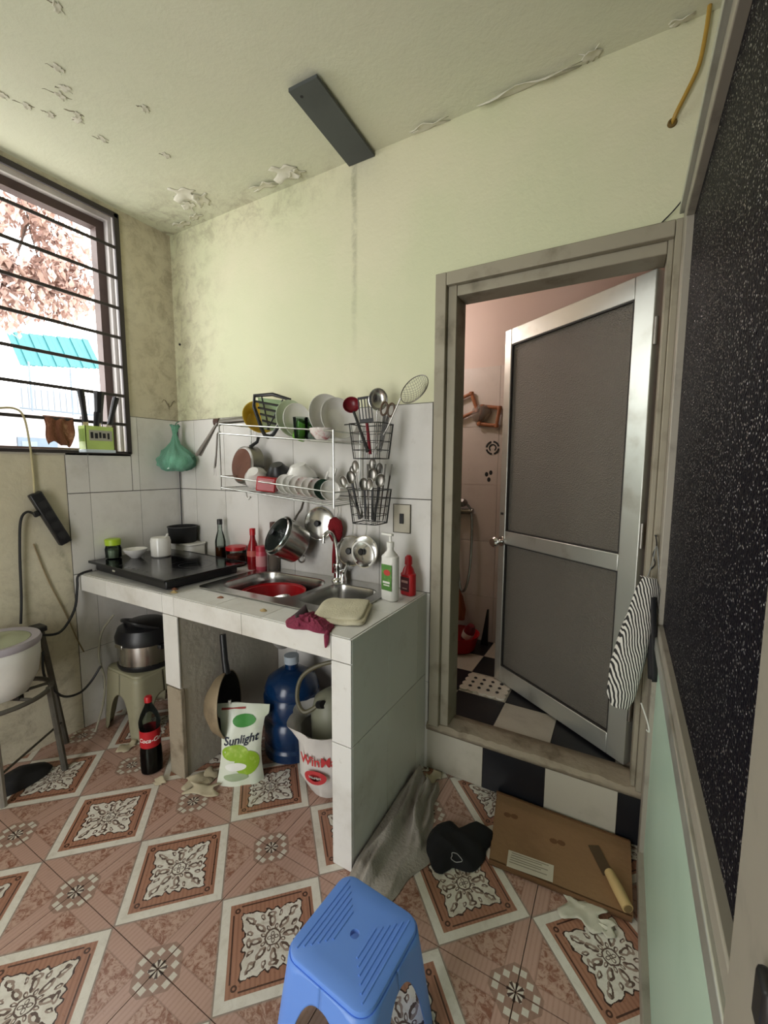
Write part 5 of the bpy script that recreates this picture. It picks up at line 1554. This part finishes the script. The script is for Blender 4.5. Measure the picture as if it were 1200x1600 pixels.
tag(MB().tube(spline([(2.40, -.004, 2.094), (2.43, -.02, 2.115), (2.455, -.03, 2.14)]), .002, 6).build('loose_wire', M_BLACKM, None), 'short loose black wire at the top right of the door frame', 'wire')

# ------------------------------------------------------------------ inside the bathroom
wr = thing('wicker_rack', 'pair of brown square frames wrapped in plastic on the bathroom wall', 'rack', (1.53, YB - .03, 1.70))
M_CANE = mat('brown_cane', '9a5f3c', .6, dirt='6a3d26', dscale=30)
for k, (cx, cz, a, s_) in enumerate(((-.075, .02, .35, .062), (.075, -.05, -.15, .058))):
    P = [(cx + s_ * 1.3 * math.cos(a + q), 0, cz + s_ * 1.3 * math.sin(a + q)) for q in (PI / 4, 3 * PI / 4, 5 * PI / 4, 7 * PI / 4)]
    for i in range(4):
        MB().cyl(P[i], P[(i + 1) % 4], .011, n=8).build('frame_bar', M_CANE, wr)
    for i in range(4):
        MB().lathe([(0, -.013), (.014, -.01), (.016, 0), (.014, .01), (0, .013)], 10, T(*P[i])).build('corner_knob', M_CANE, wr)
MB().lathe([(0, -.06), (.04, -.04), (.055, 0), (.04, .04), (0, .055)], 20, T(.02, -.0, -.03), fn=lambda a, p: tuple(Vector((p[0] * 1.2, p[1] * .4, p[2])) * (1 + .3 * noise.noise((p[0] * 40, p[1] * 40, p[2] * 40))))).build('plastic_wrap', clear('clear_film', 'e6dcd4', .12, .15), wr)
MB().box(-.02, .01, -.0, .024, -.005, .005).build('wall_peg', M_STEELD, wr, smooth=False)
sh = thing('shower_mixer', 'shower mixer with grey hose looping on the bathroom wall', 'shower', (1.43, YB - .006, 1.06))
MB().cyl((-.09, -.03, 0), (.09, -.03, 0), .02, n=12).cyl((-.06, 0, 0), (-.06, -.03, 0), .018).cyl((.06, 0, 0), (.06, -.03, 0), .018).build('body', M_STEELD, sh)
MB().tube(spline([(-.02, -.04, -.01), (.0, -.05, -.25), (.03, -.06, -.50), (.07, -.06, -.48), (.09, -.05, -.30), (.085, -.04, -.02), (.05, -.05, .05)]), .008, 8).build('hose', M_STEELD, sh)
MB().lathe([(0, 0), (.03, 0), (.028, .012), (.012, .03), (0, .03)], 16, T(.03, -.05, .05) @ RX(.8)).build('shower_head', M_STEELD, sh)
rb = thing('red_bath_basin', 'red plastic basin on the bathroom floor behind the doorway', 'basin', (1.50, .80, ZS))
MB().shell([(.09, 0), (.10, .008), (.125, .10), (.13, .104)], .003, 32).build('body', M_RED, rb)
t = thing('red_toy_bottle', 'red and white bottle lying in the red bathroom basin', 'bottle', (1.545, .80, ZS + .06), rot=(.3, .3, .4))
MB().lathe([(0, 0), (.03, 0), (.034, .02), (.034, .09), (.02, .12), (0, .125)], 20).build('body', M_DRED, t)
MB().lathe([(.0345, .03), (.0355, .03), (.0355, .07), (.0345, .07)], 20, close=True).build('label', M_WHITEP, t)
t = thing('orange_sack', 'dim orange net sack hanging over the red bathroom basin', 'sack', (1.45, .90, ZS + .20))
MB().lathe([(0, -.06), (.05, -.04), (.06, .02), (.035, .10), (.012, .16), (0, .165)], 24, fn=crump).build('body', mat('orange_net', '8a4a2c', .8), t)
tag(MB().prism([(0, 0), (.045, 0), (.045, .235), (.035, .235)], -.008, .008, T(1.605, .93, ZS) @ RX(PI / 2)).build('black_dustpan', M_BLACKP, None, smooth=False), 'narrow black wedge leaning in the bathroom corner', 'dustpan')

# ------------------------------------------------------------------ outside the window
gd = struct('ground_outside', MB().box(-14, -.15, -8, 12, -3.1, -3.0), mat('outdoor_concrete', 'b9b5ae', .9), 'pale ground far below the window', 'ground')
pl = thing('creeper_plant', 'dry pinkish brown creeper hanging outside the window', 'plant', (-1.25, -.15, 2.95))
M_LEAF = mat('dry_pink_leaf', 'b59b92', .8, dirt='74544b', dscale=4)
rr = random.Random(3)
mb = MB()
for k in range(5200):
    a = rr.random() * 2 * PI; q = rr.random() ** .6
    y = -.18 + .55 * q * math.cos(a); z = -.15 + .42 * q * math.sin(a) - .25 * abs(math.sin(y * 7)) * rr.random()
    x = rr.uniform(-.18, .18)
    if noise.noise((y * 4, z * 4, 3)) < -.12: continue
    s_ = rr.uniform(.022, .045)
    Mx = T(x, y, z) @ RZ(rr.random() * 6) @ RX(rr.random() * 6)
    mb.add([(0, -s_, 0), (s_ * .5, 0, .004), (0, s_, 0), (-s_ * .5, 0, .004)], [(0, 1, 2, 3)], Mx)
lo = mb.build('foliage', M_LEAF, pl, smooth=False); lo['kind'] = 'stuff'
for k in range(9):
    y0 = rr.uniform(-.6, .3)
    MB().tube(spline([(rr.uniform(-.1, .1), y0, .3), (0, y0 + rr.uniform(-.1, .1), 0), (rr.uniform(-.1, .1), y0 + rr.uniform(-.2, .2), -.35 - .25 * rr.random())], 4), .004, 5).build('stem', M_WOODD, pl)
MB().box(-.05, .05, -1.6, 1.0, .3, .36).build('trellis_beam', mat('trellis_white', 'c9c4c0', .8), pl, smooth=False)
nb = thing('neighbour_house', 'pale neighbouring house with a teal awning beyond the window', 'house', (-4.6, 1.3, -3.0))
MB().box(-1.0, 0, -3.2, 1.6, 0, 5.35).build('wall', mat('house_white', '9a9696', .85), nb, smooth=False)
for k in range(12):
    y = -.42 + k * .08
    MB().box(0, .55, y, y + .0805, 0, .010 + .006 * (k % 2), M=T(0, 0, 6.02 + .012 * k) @ RY(.95)).build('awning_sheet', mat('teal_awning', '145c60', .5), nb, smooth=False)
for k in range(3):
    MB().cyl((.5, -.4 + k * .45, 5.0), (.5, -.4 + k * .45, 5.6), .012, n=6).build('awning_post', mat('pale_steel', '59646e', .5, .2), nb)
for k in range(14):
    MB().cyl((.3, -.42 + k * .07, 5.05), (.3, -.42 + k * .07, 5.38), .006, n=5).build('railing_bar', mat('pale_steel'), nb)
MB().cyl((.3, -.45, 5.38), (.3, .6, 5.38), .012, n=6).build('handrail', mat('pale_steel'), nb)
MB().cyl((.3, -.45, 5.05), (.3, .6, 5.05), .012, n=6).build('handrail', mat('pale_steel'), nb)
for k in range(3):
    fr_ = MB().box(-.01, .03, -1.2 + k * .8, -.75 + k * .8, 4.0, 4.7).build('window', mat('house_window', '4b5a68', .3), nb, smooth=False)
    MB().box(.03, .035, -1.16 + k * .8, -.99 + k * .8, 4.05, 4.65).build('pane', mat('house_pane', '5d6c7a', .15), fr_, smooth=False)
